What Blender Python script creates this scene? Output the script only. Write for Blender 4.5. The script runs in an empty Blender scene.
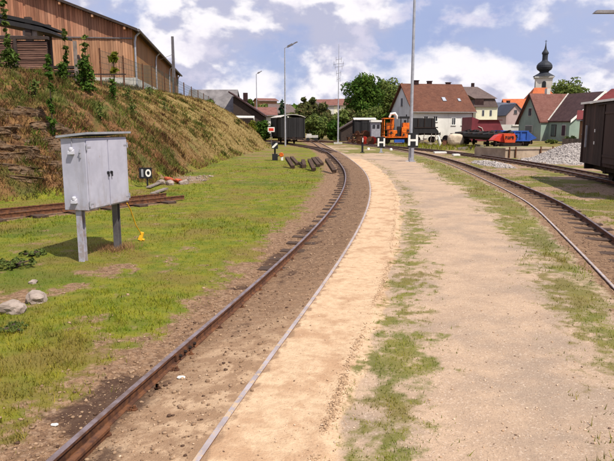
import bpy, math, random
import numpy as np
from mathutils import Vector, Matrix
R = math.radians
C = bpy.context.scene.collection
SC = bpy.context.scene
rnd = random.Random(7)
rs = np.random.RandomState(11)

# ------------------------------------------------------------------ camera
CAMZ, F, YH = 1.90, 610.0, 126.0
TILT = math.atan((230.5 - YH) / F)
cam = bpy.data.objects.new('camera', bpy.data.cameras.new('camera'))
C.objects.link(cam)
cam.location = (0, 0, CAMZ)
cam.rotation_euler = (R(90) - TILT, 0, 0)
cam.data.sensor_width = 36
cam.data.lens = F / 614 * 36
cam.data.clip_start = 0.05
cam.data.clip_end = 3000
SC.camera = cam

# ------------------------------------------------------------------ sun and sky
SUN_EL, SUN_AZ = 56.0, 138.0          # azimuth from +Y clockwise (towards +X)
sd = bpy.data.lights.new('sun', 'SUN'); sd.energy = 5.0; sd.angle = R(0.5); sd.color = (1.0, 0.925, 0.79)
sun = bpy.data.objects.new('sun', sd); C.objects.link(sun)
sv = Vector((math.sin(R(SUN_AZ)) * math.cos(R(SUN_EL)), math.cos(R(SUN_AZ)) * math.cos(R(SUN_EL)), math.sin(R(SUN_EL))))
sun.rotation_euler = sv.to_track_quat('Z', 'Y').to_euler()
sun.location = (20, -20, 60)

W = bpy.data.worlds.new('World'); SC.world = W; W.use_nodes = True
nt = W.node_tree; nt.nodes.clear()
def wn(t, **k):
    n = nt.nodes.new(t)
    for a, b in k.items(): setattr(n, a, b)
    return n
def wl(a, b): nt.links.new(a, b)
sky = wn('ShaderNodeTexSky', sky_type='NISHITA', sun_disc=False, sun_elevation=R(SUN_EL), sun_rotation=R(SUN_AZ))
sky.air_density = 1.0; sky.dust_density = 1.5; sky.ozone_density = 1.2
tc = wn('ShaderNodeTexCoord'); sep = wn('ShaderNodeSeparateXYZ'); wl(tc.outputs['Generated'], sep.inputs[0])
def wm(op, a, b=None, clamp=False):
    n = wn('ShaderNodeMath', operation=op, use_clamp=clamp)
    for i, v in enumerate((a, b)):
        if v is None: continue
        if isinstance(v, (int, float)): n.inputs[i].default_value = v
        else: wl(v, n.inputs[i])
    return n.outputs[0]
comb = wn('ShaderNodeCombineXYZ'); wl(sep.outputs['X'], comb.inputs[0]); wl(sep.outputs['Y'], comb.inputs[1]); wl(wm('MULTIPLY', sep.outputs['Z'], 1.45), comb.inputs[2])
def wnoise(scale, det, rough, off=(0, 0, 0), dist=0.0):
    mp = wn('ShaderNodeMapping'); mp.inputs['Location'].default_value = off
    wl(comb.outputs[0], mp.inputs[0])
    n = wn('ShaderNodeTexNoise'); n.inputs['Scale'].default_value = scale; n.inputs['Detail'].default_value = det
    n.inputs['Roughness'].default_value = rough; n.inputs['Distortion'].default_value = dist
    wl(mp.outputs[0], n.inputs['Vector']); return n.outputs['Fac']
def wramp(fac, pts, interp='EASE'):
    r = wn('ShaderNodeValToRGB'); r.color_ramp.interpolation = interp
    el = r.color_ramp.elements
    while len(el) < len(pts): el.new(0.5)
    for e, (p, c) in zip(el, pts): e.position = p; e.color = (c, c, c, 1)
    wl(fac, r.inputs[0]); return r.outputs[0]
def wmix(fac, a, b):
    m = wn('ShaderNodeMix', data_type='RGBA')
    for s, v in ((m.inputs[0], fac), (m.inputs[6], a), (m.inputs[7], b)):
        if isinstance(v, (int, float)): s.default_value = v
        elif isinstance(v, tuple): s.default_value = v
        else: wl(v, s)
    return m.outputs[2]
veil = wramp(wnoise(2.6, 5, 0.5, (3.1, 1.7, 0)), [(0.30, 0.55), (0.56, 1.0)])
base = wmix(0.55, sky.outputs[0], (2.2, 3.0, 6.4, 1))
base = wmix(veil, base, (3.8, 4.4, 6.5, 1))
shade = wramp(wnoise(3.3, 5, 0.5, (9.1, 2.7, 3)), [(0.46, 0.0), (0.66, 0.65)])
base = wmix(shade, base, (3.0, 3.6, 6.0, 1))
na = wnoise(5.0, 8, 0.55, (0.6, 4.2, 1.0), 0.1); nb = wnoise(5.0, 5, 0.55, (0.6, 4.2, 1.045), 0.1)
relief = wm('ADD', wm('MULTIPLY', wm('SUBTRACT', na, nb), 5.5), wm('MULTIPLY', wm('SUBTRACT', wnoise(13, 7, 0.6), 0.5), 0.7))
lit = wramp(wm('ADD', relief, 0.5, True), [(0.30, 0.0), (0.74, 1.0)])
ccol = wmix(lit, (4.5, 4.6, 6.0, 1), (8.6, 8.3, 8.6, 1))
puff = wramp(na, [(0.415, 0.0), (0.545, 1.0)])
base = wmix(puff, base, ccol)
puff2 = wramp(wnoise(11.5, 8, 0.6, (5.6, 1.2, 7.0), 0.1), [(0.52, 0.0), (0.66, 0.6)])
base = wmix(puff2, base, (6.8, 6.4, 7.5, 1))
bg = wn('ShaderNodeBackground'); bg.inputs['Strength'].default_value = 0.10
wl(base, bg.inputs['Color'])
wo = wn('ShaderNodeOutputWorld'); wl(bg.outputs[0], wo.inputs[0])

SC.view_settings.view_transform = 'Standard'
SC.view_settings.look = 'None'
SC.view_settings.gamma = 1
SC.view_settings.use_curve_mapping = False
SC.view_settings.exposure = 0.25
SC.render.engine = 'CYCLES'

# ------------------------------------------------------------------ positions: a pixel of the photo -> a point of the place
CT, ST = math.cos(TILT), math.sin(TILT)
def ray(px, py):
    x = (px - 307) / F; y = (230.5 - py) / F
    return np.array([x, CT + y * ST, -ST + y * CT])
def G(px, py, z=0.07):
    d = ray(px, py); s = (z - CAMZ) / d[2]
    return float(d[0] * s), float(d[1] * s)
def at(px, py, Y):
    d = ray(px, py); s = Y / d[1]
    return Vector((float(d[0] * s), Y, float(CAMZ + d[2] * s)))

# ------------------------------------------------------------------ tagging
def tag(o, label=None, cat=None, group=None, kind=None):
    if label: o['label'] = label
    if cat: o['category'] = cat
    if group: o['group'] = group
    if kind: o['kind'] = kind
    return o
def thing(name, label, cat, loc=(0, 0, 0), rz=0, group=None):
    o = bpy.data.objects.new(name, None); C.objects.link(o)
    o.location = loc; o.rotation_euler = (0, 0, rz); o.empty_display_size = 0.3
    return tag(o, label, cat, group)
def children(o): return [c for c in bpy.data.objects if c.parent == o]
def copy_tree(o, parent=None):
    c = o.copy(); C.objects.link(c); c.parent = parent
    for ch in children(o): copy_tree(ch, c)
    return c

# ------------------------------------------------------------------ mesh builder
class MB:
    def __init__(s): s.v = []; s.f = []; s.m = []
    def add(s, vs, fs, mi=0):
        o = len(s.v); s.v += [tuple(v) for v in vs]
        s.f += [tuple(i + o for i in f) for f in fs]; s.m += [mi] * len(fs)
        return s
    def box(s, c, d, rot=None, mi=0, taper=1.0):
        x, y, z = d[0] / 2, d[1] / 2, d[2] / 2
        vs = [Vector((sx * x * (taper if sz > 0 else 1), sy * y * (taper if sz > 0 else 1), sz * z)) for sz in (-1, 1) for sy in (-1, 1) for sx in (-1, 1)]
        if rot is not None:
            if not isinstance(rot, Matrix): rot = Matrix.Rotation(rot, 3, 'Z')
            vs = [rot @ v for v in vs]
        c = Vector(c); vs = [v + c for v in vs]
        return s.add(vs, [(0, 2, 3, 1), (4, 5, 7, 6), (0, 1, 5, 4), (2, 6, 7, 3), (0, 4, 6, 2), (1, 3, 7, 5)], mi)
    def bar(s, a, b, w, h=None, mi=0):
        a, b = Vector(a), Vector(b); h = h or w; d = b - a; L = d.length
        q = d.to_track_quat('X', 'Z').to_matrix()
        return s.box((a + b) / 2, (L, w, h), q, mi)
    def tube(s, pts, r, n=8, mi=0, cap=True):
        pts = [Vector(p) for p in pts]; rr = r if isinstance(r, (list, tuple)) else [r] * len(pts)
        vs = []
        for i, p in enumerate(pts):
            d = (pts[min(i + 1, len(pts) - 1)] - pts[max(i - 1, 0)])
            q = d.to_track_quat('Z', 'Y').to_matrix()
            for k in range(n):
                a = 2 * math.pi * k / n
                vs.append(p + q @ Vector((math.cos(a) * rr[i], math.sin(a) * rr[i], 0)))
        fs = []
        for i in range(len(pts) - 1):
            for k in range(n):
                k2 = (k + 1) % n
                fs.append((i * n + k, i * n + k2, (i + 1) * n + k2, (i + 1) * n + k))
        if cap:
            fs.append(tuple(range(n - 1, -1, -1))); fs.append(tuple((len(pts) - 1) * n + k for k in range(n)))
        return s.add(vs, fs, mi)
    def lathe(s, prof, c=(0, 0, 0), n=16, mi=0, axis='Z'):
        vs = []
        for r, z in prof:
            for k in range(n):
                a = 2 * math.pi * k / n
                p = Vector((math.cos(a) * r, math.sin(a) * r, z))
                if axis == 'X': p = Vector((p.z, p.x, p.y))
                if axis == 'Y': p = Vector((p.x, p.z, p.y))
                vs.append(p + Vector(c))
        fs = [(i * n + k, i * n + (k + 1) % n, (i + 1) * n + (k + 1) % n, (i + 1) * n + k) for i in range(len(prof) - 1) for k in range(n)]
        fs.append(tuple(range(n - 1, -1, -1))); fs.append(tuple((len(prof) - 1) * n + k for k in range(n)))
        return s.add(vs, fs, mi)
    def prism(s, poly, off, mi=0):
        off = Vector(off); n = len(poly); p = [Vector(q) for q in poly]
        return s.add(p + [q + off for q in p], [tuple(range(n - 1, -1, -1)), tuple(range(n, 2 * n))] + [(i, (i + 1) % n, n + (i + 1) % n, n + i) for i in range(n)], mi)
    def build(s, name, mats, parent=None, smooth=False):
        me = bpy.data.meshes.new(name); me.from_pydata(s.v, [], s.f)
        if not isinstance(mats, (list, tuple)): mats = [mats]
        for m in mats: me.materials.append(m)
        me.polygons.foreach_set('material_index', s.m)
        if smooth: me.polygons.foreach_set('use_smooth', [True] * len(me.polygons))
        me.update()
        import bmesh
        b = bmesh.new(); b.from_mesh(me); bmesh.ops.recalc_face_normals(b, faces=b.faces); b.to_mesh(me); b.free()
        o = bpy.data.objects.new(name, me); C.objects.link(o)
        if parent is not None: o.parent = parent
        return o
def npmesh(name, verts, faces, mats, parent=None, smooth=False, k=None):
    """verts (N,3), faces (M,k) numpy"""
    me = bpy.data.meshes.new(name)
    N, M, k = len(verts), len(faces), faces.shape[1]
    me.vertices.add(N); me.vertices.foreach_set('co', np.asarray(verts, np.float32).ravel())
    me.loops.add(M * k); me.loops.foreach_set('vertex_index', np.asarray(faces, np.int32).ravel())
    me.polygons.add(M); me.polygons.foreach_set('loop_start', np.arange(0, M * k, k, dtype=np.int32))
    me.polygons.foreach_set('loop_total', np.full(M, k, dtype=np.int32))
    if smooth: me.polygons.foreach_set('use_smooth', np.ones(M, dtype=bool))
    me.update(calc_edges=True)
    if not isinstance(mats, (list, tuple)): mats = [mats]
    for m in mats: me.materials.append(m)
    o = bpy.data.objects.new(name, me); C.objects.link(o)
    if parent is not None: o.parent = parent
    return o

# ------------------------------------------------------------------ materials
class NB:
    def __init__(s, name):
        s.m = bpy.data.materials.new(name); s.m.use_nodes = True
        s.t = s.m.node_tree; s.b = s.t.nodes['Principled BSDF']; s._obj = None
    def n(s, t, **k):
        n = s.t.nodes.new(t)
        for a, b in k.items(): setattr(n, a, b)
        return n
    def l(s, a, b): s.t.links.new(a, b)
    def put(s, sock, v):
        if isinstance(v, (int, float)): sock.default_value = v
        elif isinstance(v, tuple): sock.default_value = v if len(v) != 3 or sock.type == 'VECTOR' else (*v, 1)
        else: s.l(v, sock)
    def coord(s, scale=(1, 1, 1)):
        if s._obj is None: s._obj = s.n('ShaderNodeTexCoord').outputs['Object']
        if scale == (1, 1, 1): return s._obj
        mp = s.n('ShaderNodeMapping'); mp.inputs['Scale'].default_value = scale; s.l(s._obj, mp.inputs[0]); return mp.outputs[0]
    def noise(s, scale, det=4, rough=0.55, stretch=(1, 1, 1), col=False, dist=0):
        n = s.n('ShaderNodeTexNoise'); s.l(s.coord(stretch), n.inputs['Vector'])
        n.inputs['Scale'].default_value = scale; n.inputs['Detail'].default_value = det; n.inputs['Roughness'].default_value = rough
        n.inputs['Distortion'].default_value = dist
        return n.outputs['Color' if col else 'Fac']
    def voro(s, scale, out='Distance', feature='F1', stretch=(1, 1, 1)):
        n = s.n('ShaderNodeTexVoronoi', feature=feature); s.l(s.coord(stretch), n.inputs['Vector']); n.inputs['Scale'].default_value = scale
        return n.outputs[out]
    def math(s, op, a, b=0.0, clamp=False):
        n = s.n('ShaderNodeMath', operation=op, use_clamp=clamp); s.put(n.inputs[0], a); s.put(n.inputs[1], b); return n.outputs[0]
    def mix(s, f, a, b, blend='MIX'):
        n = s.n('ShaderNodeMix', data_type='RGBA', blend_type=blend); s.put(n.inputs[0], f); s.put(n.inputs[6], a); s.put(n.inputs[7], b); return n.outputs[2]
    def ramp(s, f, lo, hi):
        n = s.n('ShaderNodeMapRange', interpolation_type='SMOOTHSTEP'); s.put(n.inputs[0], f)
        n.inputs[1].default_value = lo; n.inputs[2].default_value = hi; return n.outputs[0]
    def rng(s, f, lo, hi, a, b):
        n = s.n('ShaderNodeMapRange'); s.put(n.inputs[0], f)
        for i, v in enumerate((lo, hi, a, b)): n.inputs[i + 1].default_value = v
        return n.outputs[0]
    def island(s): return s.n('ShaderNodeNewGeometry').outputs['Random Per Island']
    def bump(s, h, strength=0.4, dist=0.01, normal=None):
        n = s.n('ShaderNodeBump'); n.inputs['Strength'].default_value = strength; n.inputs['Distance'].default_value = dist
        s.l(h, n.inputs['Height'])
        if normal is not None: s.l(normal, n.inputs['Normal'])
        return n.outputs[0]
    def fin(s, col, rough=0.8, normal=None, metal=0.0, spec=0.3):
        s.put(s.b.inputs['Base Color'], col); s.put(s.b.inputs['Roughness'], rough); s.b.inputs['Metallic'].default_value = metal
        s.b.inputs['Specular IOR Level'].default_value = spec
        if normal is not None: s.l(normal, s.b.inputs['Normal'])
        return s.m
def simple(name, c1, c2=None, scale=3.0, rough=0.7, metal=0.0, bump=0.15, bscale=30, spec=0.3, wear=None, stretch=(1, 1, 1), island=0.0, wlo=0.58):
    b = NB(name); c2 = c2 or tuple(x * 0.75 for x in c1)
    col = b.mix(b.ramp(b.noise(scale, 5, 0.6, stretch), 0.35, 0.65), c1, c2)
    if island:
        v = b.rng(b.island(), 0, 1, 1 - island, 1 + island)
        hsv = b.n('ShaderNodeHueSaturation'); b.l(v, hsv.inputs['Value']); b.l(col, hsv.inputs['Color']); col = hsv.outputs[0]
    if wear: col = b.mix(b.ramp(b.noise(scale * 4, 6, 0.7), wlo, wlo + 0.1), col, wear)
    return b.fin(col, rough, b.bump(b.noise(bscale, 4, 0.6, stretch), bump, 0.01), metal, spec)

M = {}
M['steel_head'] = simple('rail_head_steel', (0.27, 0.215, 0.23), (0.17, 0.115, 0.10), 9, 0.40, 0.5, 0.1, 40, 0.5)
M['rust'] = simple('rusty_steel', (0.15, 0.062, 0.028), (0.065, 0.028, 0.018), 14, 0.85, 0.1, 0.3, 60)
M['dark_rust'] = simple('dark_rusty_steel', (0.035, 0.02, 0.016), (0.018, 0.013, 0.012), 10, 0.8, 0.2)
M['sleeper'] = simple('weathered_sleeper_wood', (0.085, 0.050, 0.034), (0.04, 0.025, 0.019), 6, 0.9, 0, 0.5, 25, stretch=(1, 6, 6))
M['dusty_head'] = simple('dust_covered_rail_head', (0.42, 0.37, 0.39), (0.30, 0.25, 0.25), 5, 0.6, 0.25, 0.2, 40, 0.4, wear=(0.50, 0.37, 0.25), wlo=0.50)
M['grey_paint'] = simple('pale_grey_paint', (0.46, 0.46, 0.56), (0.40, 0.40, 0.50), 2.5, 0.42, 0, 0.03, 10, 0.4, wear=(0.30, 0.27, 0.28), wlo=0.66)
def cab_paint():
    b = NB('streaked_cabinet_paint'); c = b.mix(b.ramp(b.noise(2.5, 5, .6), .35, .65), (.45, .45, .55), (.37, .37, .46))
    c = b.mix(b.math('MULTIPLY', b.ramp(b.noise(7, 5, .7, (1, 1, .12)), .50, .68), .45), c, (.27, .25, .27))
    c = b.mix(b.math('MULTIPLY', b.ramp(b.noise(5, 6, .75, (1, 1, .3)), .60, .68), .7), c, (.22, .13, .08))
    sp = b.n('ShaderNodeSeparateXYZ'); b.l(b.coord(), sp.inputs[0])
    low = b.math('MULTIPLY', b.rng(sp.outputs['Z'], .74, .92, 1, 0), b.ramp(b.noise(9, 5, .7), .40, .60)); c = b.mix(b.math('MULTIPLY', low, .55), c, (.25, .17, .12))
    return b.fin(c, .45, b.bump(b.noise(12, 4), .06, .01), spec=.4)
M['cab_paint'] = cab_paint()
M['grey_post'] = simple('grey_post_paint', (0.33, 0.33, 0.38), (0.25, 0.25, 0.29), 6, 0.5, 0, 0.1, 20, 0.4, wear=(0.12, 0.07, 0.045), wlo=0.62)
M['vent'] = simple('vent_plastic', (.50, .50, .56), (.42, .42, .48), 8, .5)
M['galv'] = simple('galvanised_steel', (0.42, 0.43, 0.48), (0.33, 0.34, 0.38), 5, 0.45, 0.4, 0.05)
M['dark_galv'] = simple('dark_lamp_metal', (0.16, 0.15, 0.16), (0.11, 0.10, 0.11), 5, 0.5, 0.3)
M['white'] = simple('white_paint', (0.80, 0.79, 0.76), (0.70, 0.69, 0.66), 4, 0.6)
M['black'] = simple('black_paint', (0.02, 0.02, 0.023), (0.012, 0.012, 0.014), 5, 0.5)
M['orange'] = simple('orange_paint', (0.74, 0.17, 0.012), (0.46, 0.09, 0.01), 2.2, 0.5, wear=(0.08, 0.035, 0.02), wlo=0.56)
M['red'] = simple('red_paint', (0.62, 0.045, 0.025), (0.5, 0.035, 0.02), 3, 0.5)
M['yellow'] = simple('yellow_paint', (0.75, 0.42, 0.02), (0.6, 0.33, 0.02), 8, 0.5)
M['blue'] = simple('blue_paint', (0.028, 0.095, 0.40), (0.02, 0.07, 0.30), 2, 0.55, wear=(0.07, 0.07, 0.10), wlo=0.58)
M['maroon'] = simple('maroon_sheet', (0.18, 0.030, 0.042), (0.13, 0.02, 0.03), 1.0, 0.7, wear=(.11, .03, .03), wlo=.58)
M['glass'] = NB('window_glass').fin((0.03, 0.035, 0.045), 0.08, spec=0.6)
M['skylight'] = NB('roof_window_glass').fin((0.35, 0.38, 0.45), 0.12, spec=0.8)
M['concrete'] = simple('old_concrete', (0.42, 0.33, 0.25), (0.30, 0.23, 0.17), 1.6, 0.9, 0, 0.4, 18, wear=(0.2, 0.17, 0.14), wlo=0.6)
M['earth'] = simple('bare_earth', (.24, .18, .11), (.12, .13, .04), 1.5, .95, 0, .5, 12)
M['pale_concrete'] = simple('pale_concrete', (0.55, 0.53, 0.50), (0.42, 0.40, 0.37), 2.5, 0.9, 0, 0.3, 18)
M['bark'] = simple('tree_bark', (0.07, 0.05, 0.035), (0.04, 0.03, 0.022), 8, 0.95, 0, 0.6, 15)
M['dark_wood'] = simple('dark_old_wood', (0.055, 0.038, 0.032), (0.03, 0.021, 0.02), 4, 0.85, 0, 0.4, 20, stretch=(1, 1, 4), island=0.3)
M['grey_wood'] = simple('grey_weathered_wood', (0.24, 0.20, 0.18), (0.15, 0.12, 0.105), 5, 0.9, 0, 0.4, 20, island=0.25)
M['wattle'] = simple('slatted_red_wood', (0.30, 0.165, 0.12), (0.16, 0.085, 0.065), 5, 0.85, 0, 0.4, 20, stretch=(0.4, 1, 6), island=0.45)
M['rock'] = None
def board_mat(name, c1, c2, grey, isl=0.25):
    b = NB(name)
    col = b.mix(b.ramp(b.noise(2.0, 5, 0.6, (3, 3, 0.35)), 0.35, 0.7), c1, c2)
    col = b.mix(b.math('MULTIPLY', b.ramp(b.noise(0.35, 3, 0.5), 0.42, 0.7), 0.35), col, grey)
    hsv = b.n('ShaderNodeHueSaturation'); b.l(b.rng(b.island(), 0, 1, 1 - isl, 1 + isl), hsv.inputs['Value']); b.l(col, hsv.inputs['Color'])
    return b.fin(hsv.outputs[0], 0.8, b.bump(b.noise(14, 4, 0.6, (4, 4, 0.4)), 0.3, 0.01))
M['larch'] = board_mat('larch_board_cladding', (0.39, 0.205, 0.115), (0.27, 0.13, 0.072), (0.37, 0.25, 0.18))
M['larch_up'] = board_mat('upper_larch_cladding', (0.34, 0.160, 0.095), (0.24, 0.10, 0.060), (0.33, 0.22, 0.165), 0.35)
M['side_board'] = board_mat('side_board_cladding', (0.27, 0.125, 0.035), (0.20, 0.085, 0.026), (0.26, 0.15, 0.07), 0.15)
M['wagon_wood'] = board_mat('brown_wagon_boards', (0.046, 0.024, 0.019), (0.031, 0.017, 0.014), (0.06, 0.036, 0.029), 0.35)
M['black_wood'] = board_mat('black_wagon_boards', (0.020, 0.019, 0.021), (0.014, 0.013, 0.015), (0.028, 0.026, 0.028), 0.3)
def tile_mat(name, c1, c2, c3, row=4.5):
    b = NB(name)
    w = b.n('ShaderNodeTexWave', wave_type='BANDS', bands_direction='Z', wave_profile='SAW'); b.l(b.coord(), w.inputs['Vector'])
    w.inputs['Scale'].default_value = row; w.inputs['Distortion'].default_value = 0.15
    col = b.mix(b.ramp(b.noise(1.1, 5, 0.6), 0.35, 0.65), c1, c2)
    col = b.mix(b.math('MULTIPLY', b.ramp(b.voro(5.0, 'Color', stretch=(1, 1, 2)), 0.4, 0.8), 0.5), col, c3)
    w2 = b.n('ShaderNodeTexWave', wave_type='BANDS', bands_direction='X', wave_profile='SIN'); b.l(b.coord(), w2.inputs['Vector']); w2.inputs['Scale'].default_value = 3.2
    col = b.mix(b.math('MULTIPLY', b.ramp(w.outputs['Fac'], 0.0, 0.25), 0.0), col, c3); col = b.mix(b.math('MULTIPLY', b.ramp(b.math('SUBTRACT', 1.0, w.outputs['Fac']), 0.75, 1.0), .45), col, tuple(x * .35 for x in c2))
    col = b.mix(b.math('MULTIPLY', b.ramp(b.noise(.8, 6, .7, (1, 1, .3)), .52, .68), .5), col, tuple(x * .55 for x in c1))
    return b.fin(col, 0.85, b.bump(b.math('ADD', w.outputs['Fac'], b.math('MULTIPLY', w2.outputs['Fac'], .5)), 0.6, 0.05))
M['tile_red'] = tile_mat('red_brown_roof_tiles', (0.140, 0.054, 0.033), (0.105, 0.040, 0.026), (0.17, 0.076, 0.05))
M['tile_orange'] = tile_mat('orange_roof_tiles', (0.52, 0.13, 0.045), (0.42, 0.10, 0.035), (0.5, 0.18, 0.08))
M['tile_dark'] = tile_mat('dark_brown_roof_tiles', (0.075, 0.038, 0.040), (0.055, 0.028, 0.03), (0.10, 0.055, 0.05))
M['tile_brown'] = tile_mat('reddish_brown_roof_tiles', (0.20, 0.085, 0.07), (0.155, 0.062, 0.05), (0.24, 0.12, 0.10))
M['tile_deepred'] = tile_mat('deep_red_roof_sheet', (0.16, 0.028, 0.03), (0.13, 0.022, 0.024), (0.18, 0.04, 0.04))
M['tile_mansard'] = tile_mat('grey_brown_mansard_tiles', (0.135, 0.095, 0.09), (0.10, 0.07, 0.068), (0.16, 0.12, 0.11))
M['slate'] = tile_mat('blue_grey_slates', (0.09, 0.10, 0.14), (0.065, 0.075, 0.11), (0.12, 0.13, 0.17))
M['grey_roof'] = simple('grey_fibre_cement_roof', (0.20, 0.185, 0.19), (0.12, 0.11, 0.115), 0.7, 0.9, 0, 0.4, 8, stretch=(1, 1, 0.3))
def plaster(name, c):
    b = NB(name); k = b.mix(b.ramp(b.noise(.5, 5, .6), .35, .65), c, tuple(x * .84 for x in c)); k = b.mix(b.math('MULTIPLY', b.ramp(b.noise(1.6, 6, .7, (1, 1, .18)), .52, .70), .55), k, tuple(x * .55 for x in c))
    sp = b.n('ShaderNodeSeparateXYZ'); b.l(b.coord(), sp.inputs[0]); low = b.math('MULTIPLY', b.rng(sp.outputs['Z'], 0, 1.1, 1, 0), b.ramp(b.noise(1.5, 5, .7), .35, .6)); k = b.mix(b.math('MULTIPLY', low, .6), k, (.22, .17, .12))
    return b.fin(k, .92, b.bump(b.noise(14, 5), .25, .02), spec=.1)
M['w_white'] = plaster('white_render', (0.74, 0.73, 0.70)); M['w_white_shaded'] = plaster('shaded_gable_render', (0.60, 0.60, 0.62))  # gable ends: white render greyed, their shade put into the colour
M['w_cream'] = plaster('cream_render', (0.74, 0.72, 0.55)); M['w_pink'] = plaster('pinkish_render', (0.46, 0.35, 0.35))
M['w_green'] = plaster('green_render', (0.25, 0.325, 0.28)); M['w_pale'] = plaster('pale_render', (0.55, 0.54, 0.52))
M['w_tower'] = plaster('tower_render', (0.60, 0.56, 0.52)); M['w_ochre'] = plaster('ochre_render', (0.36, 0.20, 0.12))
M['copper'] = simple('dark_church_copper', (0.03, 0.035, 0.048), (0.02, 0.023, 0.032), 0.8, 0.65, 0.1)

# ------------------------------------------------------------------ numpy noise and plan shapes
def vnoise(x, y, seed=0):
    xi = np.floor(x).astype(np.int64); yi = np.floor(y).astype(np.int64); fx = x - xi; fy = y - yi
    fx = fx * fx * (3 - 2 * fx); fy = fy * fy * (3 - 2 * fy)
    def h(a, b):
        n = (a * 374761393 + b * 668265263 + seed * 974634777) & 0x7fffffff
        n = ((n ^ (n >> 13)) * 1274126177) & 0x7fffffff
        return ((n ^ (n >> 16)) & 0xffff) / 65535.0
    return (h(xi, yi) * (1 - fx) + h(xi + 1, yi) * fx) * (1 - fy) + (h(xi, yi + 1) * (1 - fx) + h(xi + 1, yi + 1) * fx) * fy
def fbm(x, y, seed=0, o=4):
    r = 0; a = 0.5
    for k in range(o):
        r = r + a * vnoise(x * 2 ** k, y * 2 ** k, seed + k * 17); a *= 0.5
    return r / (1 - 0.5 ** o)
def sstep(a, b, x):
    t = np.clip((x - a) / (b - a), 0, 1); return t * t * (3 - 2 * t)
def smooth_path(pts, step=0.35, it=40, sm=None):
    p = np.array(pts, float)
    # Catmull-Rom
    q = []
    P = np.vstack([2 * p[0] - p[1], p, 2 * p[-1] - p[-2]])
    for i in range(1, len(P) - 2):
        for t in np.linspace(0, 1, 20, endpoint=False):
            a, b, c, d = P[i - 1], P[i], P[i + 1], P[i + 2]
            q.append(0.5 * ((2 * b) + (c - a) * t + (2 * a - 5 * b + 4 * c - d) * t * t + (3 * b - a - 3 * c + d) * t ** 3))
    q.append(p[-1]); q = np.array(q)
    s = np.r_[0, np.cumsum(np.linalg.norm(np.diff(q, axis=0), axis=1))]
    n = max(2, int(s[-1] / step)); t = np.linspace(0, s[-1], n)
    q = np.c_[np.interp(t, s, q[:, 0]), np.interp(t, s, q[:, 1])]
    for _ in range(it): q[1:-1] = q[1:-1] * 0.5 + (q[:-2] + q[2:]) * 0.25
    return q
def normals2(q):
    d = np.gradient(q, axis=0); d /= np.linalg.norm(d, axis=1)[:, None]
    return np.c_[d[:, 1], -d[:, 0]], d          # right-hand normal, direction
def sdist(X, Y, q, sub=1):
    """signed distance to path: positive right of travel; and parameter (Y of the nearest point)"""
    q = q[::sub] if sub > 1 else q
    best = np.full(X.shape, 1e9); sg = np.zeros(X.shape)
    for a, c in zip(q[:-1], q[1:]):
        u = c - a; L = u @ u
        if L == 0: continue
        t = np.clip(((X - a[0]) * u[0] + (Y - a[1]) * u[1]) / L, 0, 1)
        dx = X - a[0] - t * u[0]; dy = Y - a[1] - t * u[1]; d = dx * dx + dy * dy
        cr = (X - a[0]) * u[1] - (Y - a[1]) * u[0]
        m = d < best; best = np.where(m, d, best); sg = np.where(m, np.sign(cr), sg)
    return np.sqrt(best) * np.where(sg == 0, 1, sg)

# main track: left railhead and right railhead read off the photo, centre between
Lp = [(39.5,461),(153,371),(200,333),(258.7,278.6),(293.4,251.5),(315,228.7),(329,213),(336.8,202.7),(345.4,185.3),(346,174),(343.7,166.9),(336.4,157.6),(329,151)]
Rp = [(191,459.7),(219,428),(238.6,402),(271,361),(291,327),(308.6,308),(334.6,271),(347.6,248),(362.8,222),(366.8,213),(370.4,198),(370.5,190.8),(369.5,179.8),(364,170.6),(351,160.4),(338,152.5)]
def side(pts, off):
    w = np.array([G(*p) for p in pts]); w = smooth_path(w, 0.35, 60); n, _ = normals2(w); return w + n * off
cl, cr_ = side(Lp, 0.40), side(Rp, -0.40)
ys = [2.9, 3.6, 4.5, 5.5, 6.5, 8, 9.5, 11, 13, 15, 17.5, 20, 23, 26, 30, 34, 38, 42]
main_pts = [(0.5 * (np.interp(y, cl[:, 1], cl[:, 0]) + np.interp(y, cr_[:, 1], cr_[:, 0])), y) for y in ys]
a0, a1 = np.array(main_pts[0]), np.array(main_pts[1]); dd = (a0 - a1) / np.linalg.norm(a0 - a1)
main_pts[0] = (main_pts[0][0] - .03, main_pts[0][1]); main_pts = [tuple(a0 + dd * 5 - np.array([.06, 0]))] + main_pts
MAIN = smooth_path(main_pts + [(1.65, 50), (1.35, 60), (0.9, 72), (-0.6, 86), (-4, 100)], 0.35, 30)
T2 = smooth_path([(2.2, 0), (3.05, 3.3), (3.65, 5.6), (4.15, 7.6), (4.63, 9.6), (5.05, 11.4), (5.92, 15.5), (7.0, 25.4), (7.6, 33.5), (7.6, 43), (6.9, 53), (5.6, 62), (3.2, 74), (-1.0, 88), (-5, 101)], 0.35, 30)
T3 = smooth_path([(7.9, 7), (9.3, 13), (10.3, 18), (10.8, 22), (11.15, 27), (11.2, 32), (10.9, 38), (10.1, 45), (8.8, 52), (6.6, 61), (4.2, 71)], 0.35, 30)
T4 = smooth_path([(17.6, 44), (16.9, 50), (15.7, 57), (13.4, 62.5), (9.8, 66), (5.5, 69), (0, 74), (-8, 84)], 0.35, 30)
TB = smooth_path([(1.75, 44), (1.1, 51), (-0.3, 58), (-2.1, 66), (-4.6, 76), (-7, 86)], 0.35, 30)
s0, s1 = np.array(G(0, 214, 0.13)), np.array(G(184, 195.5, 0.13)); sdv = (s1 - s0) / np.linalg.norm(s1 - s0)
sn = np.array([-sdv[1], sdv[0]])
STUB = smooth_path([tuple(s0 - sdv * 6 + sn * .4), tuple((s0 + s1) / 2 + sn * .4), tuple(s1 + sn * .4)], 0.35, 5)
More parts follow.
